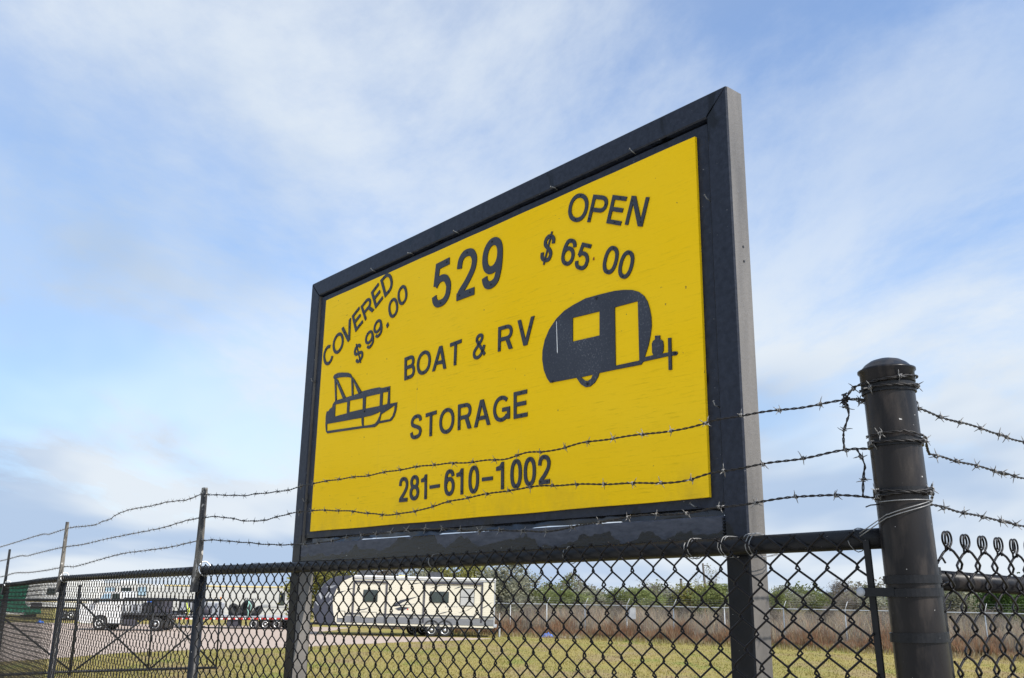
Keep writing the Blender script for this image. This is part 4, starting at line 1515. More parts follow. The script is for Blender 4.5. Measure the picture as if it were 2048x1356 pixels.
def tie(t, turns, r=0.0245, depth=0.0, slant=0.01, mat='tiewire', full=True):
    c = CORNER + D * t
    pts = []
    n = int(18 * turns)
    for i in range(n + 1):
        a = 2 * math.pi * i / 18 + 0.6
        rr = r + 0.001 * math.sin(i * 1.7)
        off = NC * (rr * math.cos(a))
        if depth and math.cos(a) < 0:
            off = NC * ((rr + depth) * math.cos(a))
        pts.append(Vector((c.x, c.y, railz(t))) + off + Vector((0, 0, rr * math.sin(a))) + D * (slant * (i / 18 - turns / 2) + 0.006 * math.cos(a)))
    mb = MB()
    mb.tube(pts, 0.0011, 6)
    mb.build('tie_wire', M[mat], fence)


tie(0.445, 2.0, depth=0.075, slant=0.008)
tie(0.37, 2.2, r=0.027, depth=0.075, slant=-0.010)
tie(0.545, 2.0)
tie(0.11, 0.9)
for t in (0.98, 1.62, 2.25, 2.95):
    tie(t, 1.0, mat='fence' if t > 2 else 'tiewire')
# loose tie wire wound round the post
for dz in (0.0, 0.006):
    mb = MB()
    q = [on_post(2.232 + dz) + D * 0.085 + NC * 0.030] + loop_round(2.262 + dz, 2.300 + dz, 205, 345, PR + 0.004, 14) + loop_round(2.300 + dz, 2.296 + dz, 345, 195, PR + 0.0055, 14)
    if dz:
        q = q[:16]
    mb.tube([Vector(p) for p in smooth([tuple(p) for p in q], 3)], 0.0011, 6)
    mb.build('tie_wire', M['tiewire'], fence)
mb = MB()
mb.tube([on_post(2.292) + Vector((-PR - 0.001, -0.01, 0)), on_post(2.290) + Vector((-PR - 0.02, -0.014, 0)), on_post(2.286) + Vector((-PR - 0.03, -0.012, 0))], 0.0014, 5)
mb.build('tie_wire', M['barb'], fence)
# snagged ends at the start of the side run
for k in range(3):
    mb = MB()
    c = on_post(2.185 - 0.05 * k) + D2 * 0.06 + NS * 0.03
    mb.tube([c, c + D2 * 0.02 + Vector((0, 0, 0.006)), c + D2 * 0.032 + Vector((0, 0, -0.004 + 0.012 * k))], 0.0022, 5)
    mb.build('wire_end', M['mesh'], side_fence)

# ------------------------------------------------------------------ inner gate and far fence
G0, G1 = Vector((-10.982, 25.395, 0)), Vector((-7.944, 27.460, 0))
gd = (G1 - G0).normalized()
gate = root('yard_gate', G0, 0.0, world_parts=True)
tag(gate, 'low black pipe gate with zigzag diagonal braces standing inside the yard', 'gate')


def gp(s, z):
    p = G0 + gd * s
    return Vector((p.x, p.y, z))


def gate_bar(name, pts, r=0.028):
    mb = MB()
    mb.tube(pts, r, 8)
    mb.build(name, M['fence'], gate)


gate_bar('top_rail', [gp(-3.6, 1.83), gp(-0.1, 1.87), gp(3.55, 1.91)], 0.030)
gate_bar('bottom_rail', [gp(-3.6, 0.05), gp(-0.05, 0.12), gp(3.62, 0.12)], 0.034)
gate_bar('post', [gp(-0.12, -0.1), gp(-0.12, 1.2), gp(-0.15, 2.25)], 0.040)
for s in (1.76, 3.57, -1.9, -3.55):
    gate_bar('upright', [gp(s + 0.03, 0.12), gp(s, 1.86)], 0.024)
for s0, z0, s1, z1 in ((-0.10, 1.83, 1.82, 0.14), (-0.02, 0.14, 1.72, 1.55), (1.85, 0.14, 3.5, 1.62), (1.80, 1.80, 3.60, 0.14), (-1.85, 1.45, -0.10, 0.14), (-1.9, 0.14, -3.5, 1.6)):
    gate_bar('brace', [gp(s0, z0), gp((s0 + s1) / 2, (z0 + z1) / 2), gp(s1, z1)], 0.024)

FF = [(-9.6, 65.6), (-6.4, 63.0), (-3.1, 60.2), (0.15, 57.6), (2.25, 56.7), (4.4, 55.9), (6.55, 54.0), (8.75, 51.8), (11.0, 49.8), (13.5, 48.0), (15.8, 45.9), (18.1, 43.9), (20.4, 41.9), (22.7, 39.9), (25.0, 37.9), (27.3, 35.9)]
ff = root('wire_boundary_fence', (FF[3][0], FF[3][1], 0), world_parts=True)
tag(ff, 'pale galvanised wire boundary fence with angled post arms in front of the reeds', 'fence')
FH = 1.78
for i, (x, y) in enumerate(FF):
    mb = MB()
    mb.tube([(x, y, -0.2), (x, y, FH)], 0.028, 8)
    mb.build('post', M['farsteel'], ff)
    mb = MB()
    mb.tube([(x, y, FH), (x + 0.20, y + 0.16, FH + 0.36)], 0.013, 6)
    mb.build('barb_arm', M['farsteel'], ff)
mb = MB()
mb.tube([(x, y, FH - 0.03) for x, y in FF], 0.026, 8)
mb.build('top_rail', M['farsteel'], ff)
mb = MB()
for i in range(len(FF) - 1):
    (x0, y0), (x1, y1) = FF[i], FF[i + 1]
    mb.add([(x0, y0 - 0.04, 0.02), (x1, y1 - 0.04, 0.02), (x1, y1 - 0.04, FH - 0.04), (x0, y0 - 0.04, FH - 0.04)], [(0, 1, 2, 3)])
mb.build('wire_mesh', M['farmesh'], ff)
for k in range(3):
    mb = MB()
    f = 0.35 + 0.3 * k
    mb.tube([(x + 0.20 * f, y + 0.16 * f, FH + 0.36 * f) for x, y in FF], 0.003, 4)
    mb.build('barbed_wire', M['farsteel'], ff)
mb = MB()
mb.bevel_box((6.62, 53.86, 1.05), (7.02, 53.90, 1.66), 0.01)
nb = mb.build('notice_board', M['grey'])
tag(nb, 'small grey notice board hung on the pale wire fence', 'notice')

# ------------------------------------------------------------------ vehicles in the yard


def wheel(parent, x, y, z, r, w, hub='chrome', name='wheel'):
    """tyre lying in the XZ plane, its outer face looking to -y, with a dished rim and hub"""
    Mx = Matrix.Translation((x, y, z)) @ Matrix.Rotation(R(90), 4, 'X')
    mb = MB()
    mb.lathe([(r * 0.58, -w / 2), (r * 0.80, -w / 2 - 0.012), (r * 0.95, -w / 2 + 0.02), (r, -w / 2 + 0.06), (r, w / 2 - 0.06), (r * 0.95, w / 2 - 0.02), (r * 0.80, w / 2 + 0.012), (r * 0.58, w / 2)], 28, M=Mx)
    t = mb.build(name, M['black'], parent)
    mb = MB()
    mb.lathe([(r * 0.58, w / 2 - 0.03), (r * 0.60, w / 2 + 0.016), (r * 0.52, w / 2 + 0.012), (r * 0.46, w / 2 - 0.04), (r * 0.24, w / 2 - 0.045), (r * 0.20, w / 2 + 0.005), (r * 0.12, w / 2 + 0.02), (0.005, w / 2 + 0.022)], 24, M=Mx)
    mb.build('rim', M[hub], t)
    mb = MB()
    for k in range(8):
        a = 2 * math.pi * k / 8
        c = Vector((r * 0.36 * math.cos(a), r * 0.36 * math.sin(a), w / 2 - 0.040))
        mb.lathe([(r * 0.055, 0), (r * 0.055, 0.006)], 8, M=Mx @ Matrix.Translation(c))
    mb.build('vent_hole', M['black'], t)
    return t


# --- travel trailer: local x from the nose (left) to the back, near side at y = 0
rv = root('travel_trailer', (-5.68, 53.2, 0), 0.0, R(0.6))
tag(rv, 'long cream travel trailer with a charcoal nose parked beside the grass', 'trailer')


def rz_(px, py):
    return 0.57 + (1248.0 + 0.026 * (px - 670) - py) / 37.9


def rx_(px):
    return (px - 805) / 36.7


def rbox(name, px0, py0, px1, py1, y0, y1, mat, parent=rv, r=0.015):
    mb = MB()
    pm = (px0 + px1) / 2
    mb.bevel_box((rx_(px0), y0, rz_(pm, py1)), (rx_(px1), y1, rz_(pm, py0)), r)
    return mb.build(name, M[mat], parent)


RW = 2.42
side = [(672, 1249), (986, 1257.5), (986, 1164.5), (980, 1162.0), (700, 1155.0), (683, 1163), (669, 1180), (663, 1200), (665, 1222)]
mb = MB()
mb.slab([[(rx_(a), rz_(a, b)) for a, b in side]], lambda x, z, d: (x, d, z), RW, 0.0)
body = mb.build('body', M['cream'], rv)
nose = [(672, 1249), (665, 1222), (663, 1200), (669, 1180), (683, 1163), (700, 1155), (690, 1152.5), (672, 1153.5), (657, 1159), (644, 1170), (635, 1184), (629, 1200), (625, 1222), (630, 1238), (641, 1248)]
mb = MB()
n = len(nose)
V = []
for y, pull in ((-0.012, 0.0), (0.25, 0.12), (RW / 2, 0.30), (RW - 0.25, 0.12), (RW + 0.012, 0.0)):
    for i, (a, b) in enumerate(nose):
        x, z = rx_(a), rz_(a, b)
        if i > 5:
            x -= pull * (0.6 if i > 6 else 0.2)
        V.append((x, y, z))
F = []
for k in range(4):
    for i in range(n):
        j = (i + 1) % n
        F.append((k * n + i, k * n + n + i, k * n + n + j, k * n + j))
mb.add(V, F, 0, False)
tri = tessellate_polygon([[Vector((v[0], v[2], 0)) for v in V[:n]]])
mb.add(V[:n], [t if (Vector((V[t[1]][0] - V[t[0]][0], V[t[1]][2] - V[t[0]][2], 0)).cross(Vector((V[t[2]][0] - V[t[0]][0], V[t[2]][2] - V[t[0]][2], 0)))).z > 0 else (t[0], t[2], t[1]) for t in tri])
cap = mb.build('front_cap', M['cap'], rv)
# pale marks on the cap
for pts in ([(646, 1176.5), (652, 1174.5), (668, 1172.5), (664, 1174.8)], [(650, 1178.5), (656, 1176.5), (665, 1175.6), (659, 1178)], [(634, 1190), (637, 1187), (642, 1196), (640, 1201)], [(645, 1198), (652, 1185), (656, 1187), (648, 1200)], [(655, 1195), (660, 1186), (661.5, 1190), (657, 1198)],
            [(628, 1205), (629.4, 1204), (636, 1212), (634.6, 1213)], [(652, 1211), (660, 1202), (660.8, 1203.4), (653.6, 1211)]):
    mb = MB()
    mb.slab([[(rx_(a), rz_(a, b)) for a, b in pts]], lambda x, z, d: (x, d, z), -0.008, -0.016)
    mb.build('cap_decal', M['grey'], rv)
mb = MB()                                                   # roof
mb.bevel_box((rx_(700), -0.03, rz_(840, 1158.5) - 0.02), (rx_(987), RW + 0.03, rz_(840, 1156.5) + 0.03), 0.02)
mb.v = [(x, y, z) for x, y, z in mb.v]
rf = mb.build('roof', M['white'], rv)
rbox('gutter', 700, 1160.5, 986, 1163, -0.035, 0.0, 'grey')
rbox('skirt', 674, 1236, 985.5, 1249.5, -0.02, RW + 0.02, 'skirt')
rbox('stripe', 672, 1230.6, 985.8, 1232.6, -0.012, -0.002, 'darkdecal')
rbox('stripe', 672, 1233.6, 985.8, 1234.6, -0.012, -0.002, 'decal')
rbox('chassis', 640, 1250, 984, 1256, 0.12, RW - 0.12, 'dark')
for px in (704.5, 770, 845.5, 961):
    rbox('trim', px - 1.6, 1166, px + 1.6, 1246, -0.065, -0.002, 'trim')
rbox('slide_header', 703, 1163.5, 771.5, 1167.5, -0.075, -0.001, 'trim')
rbox('slide_header', 844, 1166, 962.5, 1171.0, -0.075, -0.001, 'trim')
rbox('corner_trim', 984.6, 1163, 987.0, 1257, -0.012, 0.06, 'grey')


def rv_window(px0, py0, px1, py1, mat, bar=False):
    f = rbox('window', px0 - 1, py0 - 1, px1 + 1, py1 + 1, -0.045, -0.004, 'dark', r=0.02)
    rbox('pane', px0, py0, px1, py1, -0.052, -0.047, mat, f, 0.002)
    if bar:
        rbox('window_bar', px0, (py0 + py1) / 2 - 0.7, px1, (py0 + py1) / 2 + 0.7, -0.060, -0.0535, 'dark', f, 0.002)


rv_window(724.5, 1182.5, 751.5, 1204.5, 'glass')
rv_window(857.5, 1186, 893.5, 1206.5, 'glass')
rv_window(918, 1180, 944.5, 1213, 'blind', True)
for a, b, c, d in ((675.5, 1223.5, 689.5, 1238), (721, 1225.5, 752.5, 1237), (947, 1228.5, 957, 1238)):
    f = rbox('hatch', a, b, c, d, -0.034, -0.022, 'dark')
    rbox('hatch_door', a + 0.7, b + 0.7, c - 0.7, d - 0.7, -0.042, -0.0345, 'cream', f)
rbox('appliance_vent', 818, 1233, 825, 1239, -0.036, -0.021, 'dark')
for a, b, c, d in ((702, 1141.5, 734, 1154), (843, 1146.5, 879, 1159)):
    mb = MB()
    zc = rz_((a + c) / 2, d)
    q = [(rx_(a), 0.75, zc), (rx_(c), 0.75, zc), (rx_(c), 1.65, zc), (rx_(a), 1.65, zc), (rx_(a) + 0.18, 0.85, zc + 0.36), (rx_(c) - 0.06, 0.85, zc + 0.36), (rx_(c) - 0.06, 1.55, zc + 0.36), (rx_(a) + 0.18, 1.55, zc + 0.36)]
    mb.add(q, [(0, 3, 2, 1), (4, 5, 6, 7), (0, 1, 5, 4), (1, 2, 6, 5), (2, 3, 7, 6), (3, 0, 4, 7)])
    mb.build('air_conditioner', M['dark'], rv)
rbox('roof_vent', 788, 1151, 800, 1155.5, 0.9, 1.3, 'yline')
# swooshes
SW = [[(782, 1213), (798, 1202), (834, 1194.5), (804, 1206), (789, 1214)], [(775, 1215), (790, 1212), (834, 1209), (800, 1213), (788, 1214.5)], [(788, 1219), (800, 1215), (818, 1217), (808, 1221), (796, 1223)],
      [(812, 1171), (826, 1168), (843, 1167), (826, 1169.8)], [(857, 1179), (868, 1174), (882, 1172), (868, 1176)], [(904, 1180), (912, 1176), (924, 1174), (912, 1178)],
      [(668, 1190), (676, 1185), (688, 1183), (678, 1188)], [(690, 1181), (700, 1178), (703, 1178.2), (694, 1182)], [(711, 1221), (726, 1219.5), (746, 1213), (728, 1221), (712, 1223)],
      [(872, 1230), (884, 1226.5), (897, 1224), (886, 1228)], [(915, 1227), (930, 1223), (954, 1209), (934, 1222), (920, 1226.5)], [(956, 1221), (968, 1214), (982, 1206), (972, 1214), (960, 1220)]]
for pts in SW:
    mb = MB()
    mb.slab([[(rx_(a), rz_(a, b)) for a, b in pts]], lambda x, z, d: (x, d, z), -0.002, -0.010)
    mb.build('decal', M['darkdecal'], rv)
for k, (a, w, h) in enumerate(((888, 3, 2), (892, 2, 3.5), (895.5, 2.4, 3), (899, 2.6, 3), (903, 2, 3), (906.5, 2.5, 3), (910.5, 3.2, 2.2))):
    rbox('badge', a, 1216.5 - h, a + w * 0.55, 1216.5, -0.011, -0.002, 'decal', r=0.002)
rbox('badge', 812, 1219.5, 815, 1221.3, -0.011, -0.002, 'red', r=0.002)
wheel(rv, rx_(862.5), 0.14, 0.36, 0.36, 0.24)
wheel(rv, rx_(889), 0.14, 0.36, 0.36, 0.24)
wheel(rv, rx_(817), RW - 0.16, 0.335, 0.335, 0.24)
wheel(rv, rx_(838), RW - 0.16, 0.335, 0.335, 0.24)
for px in (862.5, 889):                                     # wheel arches
    mb = MB()
    o, i_ = 0.47, 0.385
    cx, cz = rx_(px), 0.42
    lp = [(cx + o * math.cos(R(a)), cz + o * math.sin(R(a))) for a in range(0, 181, 15)] + [(cx + i_ * math.cos(R(a)), cz + i_ * math.sin(R(a))) for a in range(180, -1, -15)]
    mb.slab([lp], lambda x, z, d: (x, d, z), 0.10, -0.032)
    mb.build('wheel_arch', M['dark'], rv)
rbox('stabiliser', 955.5, 1255, 958, 1273, 0.2, 0.28, 'galv')
rbox('bumper', 979, 1252, 991, 1256.5, 0.05, RW - 0.05, 'grey')
mb = MB()                                                   # A-frame tongue and jack
for y in (0.5, RW - 0.5):
    mb.tube([(rx_(665), y, 0.50), (rx_(598), RW / 2, 0.50)], 0.05, 6)
mb.build('tongue', M['dark'], rv)
mb = MB()
mb.tube([(rx_(604), RW / 2, 0.06), (rx_(604), RW / 2, 1.15)], 0.035, 8)
mb.tube([(rx_(604), RW / 2, 0.02), (rx_(604), RW / 2, 0.07)], 0.10, 10)
mb.build('jack', M['dark'], rv)
for k, y in enumerate((RW / 2 - 0.35, RW / 2 + 0.05)):
    mb = MB()
    cx = rx_(628.5)
    mb.lathe([(0.10, 0.58), (0.155, 0.60), (0.165, 0.66), (0.165, 0.98), (0.14, 1.04), (0.06, 1.07), (0.06, 1.13), (0.09, 1.135), (0.09, 1.15)], 18, M=Matrix.Translation((cx, y, 0)))
    mb.build('propane_tank', M['white'], rv)

# --- white pickup with a service bed, nose to the left (near side at y = 0)
XK = lambda px: (px - 250) / 35.9


def tk(px, py, yh=1183.2, v=37.2):
    return 2.1 + (yh + 0.0153 * (px - 250) - py) / v


truck = root('pickup_truck', (-21.35, 54.5, 0))
tag(truck, 'white pickup truck with a dark loaded service bed, facing left', 'truck')


def tslab(name, pts, y0, y1, mat, parent=truck):
    mb = MB()
    mb.slab([[(XK(a), tk(a, b)) for a, b in pts]], lambda x, z, d: (x, d, z), y1, y0)
    return mb.build(name, M[mat], parent)


def tbox(name, a, b, c, d, y0, y1, mat, parent=truck, r=0.02):
    mb = MB()
    mb.bevel_box((XK(a), y0, tk((a + c) / 2, d)), (XK(c), y1, tk((a + c) / 2, b)), r)
    return mb.build(name, M[mat], parent)


TW = 1.95
tbody = tslab('body', [(164, 1243), (164, 1215), (167, 1208.5), (196, 1203.5), (206, 1186.5), (211, 1183), (240, 1182.5), (245, 1185), (247, 1204), (247, 1246), (222.5, 1246), (221, 1237), (215, 1231), (206, 1229), (196, 1231), (190, 1237), (188.5, 1246), (170, 1246)], 0.0, TW, 'white')
tslab('side_window', [(199.5, 1203.5), (207.5, 1188), (222, 1187), (222, 1203)], -0.012, -0.001, 'bluglass')
tslab('side_window', [(225, 1203), (225, 1187), (239, 1187), (243, 1202.5)], -0.012, -0.001, 'glass')
mb = MB()                                                    # windscreen on the sloping front
a0, a1 = (XK(196.5) - 0.012, tk(196.5, 1204) + 0.05), (XK(205.5) - 0.012, tk(205.5, 1188.5) + 0.02)
mb.add([(a0[0], 0.12, a0[1]), (a0[0], TW - 0.12, a0[1]), (a1[0], TW - 0.2, a1[1]), (a1[0], 0.2, a1[1])], [(0, 3, 2, 1)])
mb.build('windscreen', M['bluglass'], truck)
tbox('grille', 161.8, 1216, 164.2, 1232, 0.25, TW - 0.25, 'dark')
for y in (0.06, TW - 0.26):
    tbox('headlight', 161.9, 1217, 165, 1226, y, y + 0.2, 'bluglass')
tbox('front_bumper', 158.5, 1234, 166, 1243, -0.02, TW + 0.02, 'chrome')
for k in range(5):
    tbox('grille_bar', 160.8, 1217.5 + k * 2.8, 161.9, 1218.7 + k * 2.8, 0.3, TW - 0.3, 'chrome', r=0.005)
tbox('mirror', 194, 1197, 201, 1206, -0.30, -0.14, 'dark')
tbox('door_handle', 238, 1212, 243, 1213.6, -0.035, -0.001, 'dark', r=0.004)
tbox('running_board', 224, 1246, 262, 1249, -0.08, 0.3, 'dark')
tbox('bed_deck', 248.5, 1226, 338, 1231, -0.10, TW + 0.10, 'dark')
tbox('bed_rail', 249, 1232, 338, 1238, 0.3, TW - 0.3, 'dark')
for px in (250, 262, 274, 300, 326):
    tbox('rack_post', px - 0.8, 1197, px + 0.8, 1226, 0.02, 0.09, 'dark')
tbox('rack_rail', 248, 1195.5, 332, 1198.5, 0.0, 0.10, 'dark')
tbox('rack_rail', 248, 1195.5, 332, 1198.5, TW - 0.10, TW, 'dark')
tbox('tool_box', 264, 1208, 284, 1226, 0.1, 0.9, 'grey')
tbox('tool_box', 286, 1205, 304, 1226, 0.15, 1.2, 'dark')
tbox('welder', 306, 1200, 330, 1226, 0.2, 1.5, 'trim')
tbox('hose_reel', 292, 1198, 300, 1205, 0.3, 0.8, 'blue')
tbox('under_box', 252, 1238.5, 276, 1252, -0.02, 0.45, 'trim')
tbox('mud_flap', 336.5, 1238.5, 338, 1254, 0.0, 0.5, 'black')
wheel(truck, XK(206), 0.10, 0.385, 0.385, 0.26, 'white')
wheel(truck, XK(206), TW - 0.10, 0.385, 0.385, 0.26, 'white')
wheel(truck, XK(318), 0.06, 0.385, 0.385, 0.26, 'chrome')
wheel(truck, XK(318), 0.36, 0.385, 0.385, 0.24, 'chrome')
wheel(truck, XK(318), TW - 0.06, 0.385, 0.385, 0.26, 'chrome')
# front axle turned: a second tyre shows in front of the bumper line
strap = MB()
strap.tube([(0.0, 0.0, 0.0), (0.06, -0.02, 0.35), (-0.05, 0.0, 0.75)], 0.035, 6)
strap.tube([(0.05, 0.05, 0.0), (0.16, 0.02, 0.30), (0.10, 0.03, 0.6)], 0.03, 6)
sp = strap.build('ratchet_strap', M['lime'])
sp.location = (-19.55, 59.8, 0.74)
tag(sp, 'bunched lime green strap on the front of the flatbed trailer', 'strap')

# --- flatbed trailer with red and white tape
XT = lambda px: (px - 460) / 32.9


def tz(px, py):
    return 2.1 + (1186.4 + 0.0153 * (px - 460) - py) / 33.8


flat = root('flatbed_trailer', (-16.90, 60.0, 0))
tag(flat, 'long flatbed trailer with red and white reflective tape along its edge', 'trailer')


def fbox(name, a, b, c, d, y0, y1, mat, parent=flat, r=0.01):
    mb = MB()
    mb.bevel_box((XT(a), y0, tz((a + c) / 2, d)), (XT(c), y1, tz((a + c) / 2, b)), r)
    return mb.build(name, M[mat], parent)


FW = 2.5
fbox('deck', 338, 1231.5, 600, 1234.3, 0.0, FW, 'grey')
fbox('side_rail', 338, 1234.6, 600, 1239.6, 0.02, FW - 0.02, 'dark')
for k in range(17):
    px = 339 + k * 15.3
    fbox('reflective_tape', px, 1235.6, px + 8.2, 1238.6, -0.004, 0.018, 'red', r=0.001)
    fbox('reflective_tape', px + 8.4, 1235.6, px + 13.8, 1238.6, -0.004, 0.018, 'whitetape', r=0.001)
for px in (507, 530, 553):
    wheel(flat, XT(px), 0.14, 0.30, 0.30, 0.22)
    wheel(flat, XT(px), FW - 0.14, 0.30, 0.30, 0.22)
fbox('under_box', 452, 1240, 478, 1253, 0.1, 0.6, 'trim')
fbox('landing_leg', 352, 1240, 355, 1256, 0.4, 0.5, 'grey')
fbox('landing_leg', 368, 1240, 371, 1256, 0.4, 0.5, 'grey')
fbox('cross_pipe', 338, 1252, 400, 1254.5, 1.0, 1.1, 'grey')
fbox('gooseneck', 330, 1222, 342, 1234, 0.9, 1.5, 'dark')

rack = root('pipe_rack', (-17.7, 60.3, 0.70))
tag(rack, 'dark upright pipe rack with an orange tip standing on the flatbed trailer', 'rack')
for k, x in enumerate((-2.0, -1.0, 0.0)):
    mb = MB()
    mb.tube([(x, 0, 0), (x, 0, 0.98)], 0.03, 6)
    mb.build('upright', M['dark'], rack)
mb = MB()
mb.tube([(-2.05, 0, 0.95), (0.05, 0, 0.97)], 0.03, 6)
mb.build('crossbar', M['dark'], rack)
mb = MB()
mb.tube([(0, 0, 0.97), (0, 0, 1.16)], 0.045, 6)
mb.build('marker_tip', M['orange'], rack)
gen = root('generator', (-18.35, 61.0, 0.70))
tag(gen, 'boxy pale grey generator on the flatbed trailer beside the pipe rack', 'generator')
mb = MB(); mb.bevel_box((-0.6, -0.4, 0.06), (0.6, 0.5, 0.82), 0.05); mb.build('housing', M['grey'], gen)
mb = MB(); mb.bevel_box((-0.45, -0.43, 0.2), (0.1, -0.401, 0.6), 0.01); mb.build('louvre', M['dark'], gen)
mb = MB(); mb.bevel_box((-0.65, -0.42, 0), (0.65, 0.52, 0.055), 0.01); mb.build('skid', M['dark'], gen)


comp = root('compressor', (-19.35, 60.9, 0.70))
tag(comp, 'dark towed compressor with a round tank on the front of the flatbed trailer', 'compressor')
mb = MB(); mb.bevel_box((-0.95, -0.5, 0.22), (0.45, 0.5, 0.95), 0.08); mb.build('housing', M['dark'], comp)
mb = MB(); mb.lathe([(0.05, -0.75), (0.22, -0.70), (0.26, -0.60), (0.26, 0.60), (0.22, 0.70), (0.05, 0.75)], 16, M=Matrix.Translation((0.85, 0, 0.36)) @ Matrix.Rotation(R(90), 4, 'X')); mb.build('tank', M['trim'], comp)
mb = MB(); mb.tube([(-0.5, 0.1, 0.94), (-0.5, 0.1, 1.12), (-0.42, 0.1, 1.2)], 0.04, 8); mb.build('exhaust', M['dark'], comp)
mb = MB(); mb.bevel_box((-1.0, -0.55, 0.0), (1.15, 0.55, 0.12), 0.02); mb.build('skid', M['dark'], comp)
mb = MB(); mb.bevel_box((-0.8, -0.53, 0.35), (-0.1, -0.502, 0.8), 0.01); mb.build('louvre', M['grey'], comp)


def tyre(x, y, z, r, w, rot, label):
    o = root('tyre', (x, y, z))
    o.rotation_euler = rot
    mb = MB()
    mb.lathe([(r * 0.56, -w / 2), (r * 0.80, -w / 2 - 0.01), (r * 0.96, -w / 2 + 0.03), (r, -w / 2 + 0.07), (r, w / 2 - 0.07), (r * 0.96, w / 2 - 0.03), (r * 0.80, w / 2 + 0.01), (r * 0.56, w / 2), (r * 0.54, 0), (r * 0.56, -w / 2)], 26)
    mb.build('carcass', M['black'], o)
    mb = MB()
    for k in range(26):
        a = 2 * math.pi * k / 26
        for s in (-1, 1):
            mb.box((r * 0.985, -0.025, s * w * 0.12 - 0.03), (r + 0.012, 0.025, s * w * 0.12 + 0.05), 0, Matrix.Rotation(a, 4, 'Z'))
    mb.build('tread', M['black'], o)
    return tag(o, label, 'tyre', 'big tyres on the flatbed trailer')


tyre(-16.90, 60.7, 1.08, 0.42, 0.30, (R(62), R(10), 1.0), 'upright black tyre next to the pipe rack on the flatbed trailer')
tyre(-16.20, 60.8, 1.20, 0.52, 0.36, (R(72), 0, -0.75), 'tallest black tyre in the middle of the trailer load')
tyre(-15.55, 60.9, 1.02, 0.40, 0.30, (R(48), R(12), -1.1), 'rightmost black tyre of the trailer load')
mb = MB()
mb.tube([(0, 0, 1.02), (0.10, -0.06, 0.80), (0.02, -0.1, 0.55), (0.12, -0.12, 0.30), (0.10, -0.1, 0.0)], 0.03, 6)
mb.tube([(0.05, 0, 0.95), (0.25, -0.05, 0.70), (0.22, -0.1, 0.40)], 0.026, 6)
rp = mb.build('rope', M['teal'])
rp.location = (-15.95, 60.05, 0.70)
tag(rp, 'pale green rope hanging over the tyres on the trailer', 'rope')


# --- white units standing further back
def back_unit(name, label, px0, px1, ytop, ybot, Y, W, mats, extras=(), cat='trailer', slope=0.0):
    """box-bodied vehicle seen side on; pixel columns only used to size it at its distance"""
    k = 1885.0 / (Y * 0.964)
    kv = 1885.0 / (Y * 0.9315)
    yh = lambda p: 1195.0 + 0.0153 * (p - 1024)
    X = lambda p: (p - 1024) / k
    Z = lambda p, y: 2.1 + (yh(p) - y) / kv
    pm = (px0 + px1) / 2
    o = root(name, (X(pm), Y, 0))
    tag(o, label, cat)

    def bx(nm, a, b, c, d, y0, y1, mat, parent=o, r=0.03):
        mb = MB()
        mb.bevel_box((X(a) - X(pm), y0, Z(pm, d)), (X(c) - X(pm), y1, Z(pm, b)), r)
        return mb.build(nm, M[mat], parent)
    mb = MB()
    z0, z1 = Z(pm, ybot), Z(pm, ytop)
    x0, x1 = X(px0) - X(pm), X(px1) - X(pm)
    lp = [(x0 + 0.25, z0), (x1 - 0.05, z0), (x1, z0 + 0.1), (x1, z1 - 0.12), (x1 - 0.12, z1), (x0 + 0.35 + slope, z1), (x0 + slope * 0.25, z1 - 0.45), (x0, z0 + 0.55), (x0 + 0.05, z0 + 0.2)]
    mb.slab([lp], lambda x, z, d: (x, d, z), W, 0.0)
    mb.build('body', M[mats], o)
    bx('chassis', px0 + 8, ybot + 0.3, px1 - 4, ybot + 3.5, 0.2, W - 0.2, 'dark')
    for e in extras:
        if e[0] == 'wheel':
            wheel(o, X(e[1]) - X(pm), 0.10, 0.36, 0.36, 0.25)
            wheel(o, X(e[1]) - X(pm), W - 0.10, 0.36, 0.36, 0.25)
        elif e[0] == 'window':
            f = bx('window', e[1] - 0.8, e[2] - 0.8, e[3] + 0.8, e[4] + 0.8, -0.03, -0.002, 'trim')
            bx('pane', e[1], e[2], e[3], e[4], -0.04, -0.032, e[5], f, 0.002)
        else:
            bx(e[0], e[1], e[2], e[3], e[4], e[6] if len(e) > 6 else -0.03, e[7] if len(e) > 7 else -0.002, e[5], r=0.004)
    return o


back_unit('enclosed_trailer', 'big white enclosed trailer with a tan roof edge behind the flatbed', 316, 606, 1171.0, 1233.0, 80.0, 2.5, 'offwhite',
          [('roof_edge', 316, 1171.6, 606, 1174.0, 'yline', -0.04, -0.002), ('window', 567.5, 1185, 577.5, 1208, 'glass'), ('vent', 511.5, 1181.5, 518.5, 1185.2, 'trim'),
           ('marker_lamp', 506, 1217.6, 510, 1220.4, 'red'), ('marker_lamp', 519.5, 1216.2, 522.5, 1219.4, 'grey'), ('marker_lamp', 548, 1215.8, 551, 1219, 'grey'), ('marker_lamp', 554.5, 1216.4, 558, 1220, 'dark'),
           ('step_plate', 533, 1208, 545, 1214, 'grey'), ('lower_rail', 500, 1212.2, 580, 1213.2, 'grey'), ('sill_line', 524, 1230.8, 580, 1232, 'dark'),
           ('door_seam', 430, 1176, 430.7, 1232, 'grey'), ('door_seam', 470, 1176, 470.7, 1232, 'grey'),
           ('badge', 498.5, 1195.5, 500.5, 1198.8, 'trim'), ('badge', 502.5, 1195.8, 504.6, 1198.9, 'trim'), ('badge', 513.2, 1196.6, 514.6, 1198.9, 'trim'), ('badge', 515.6, 1196.6, 517, 1198.9, 'trim'), ('badge', 519, 1196, 520.6, 1198.9, 'trim'), ('badge', 528.5, 1195.5, 530.4, 1198.6, 'trim'),
           ('wheel', 380), ('wheel', 400)])
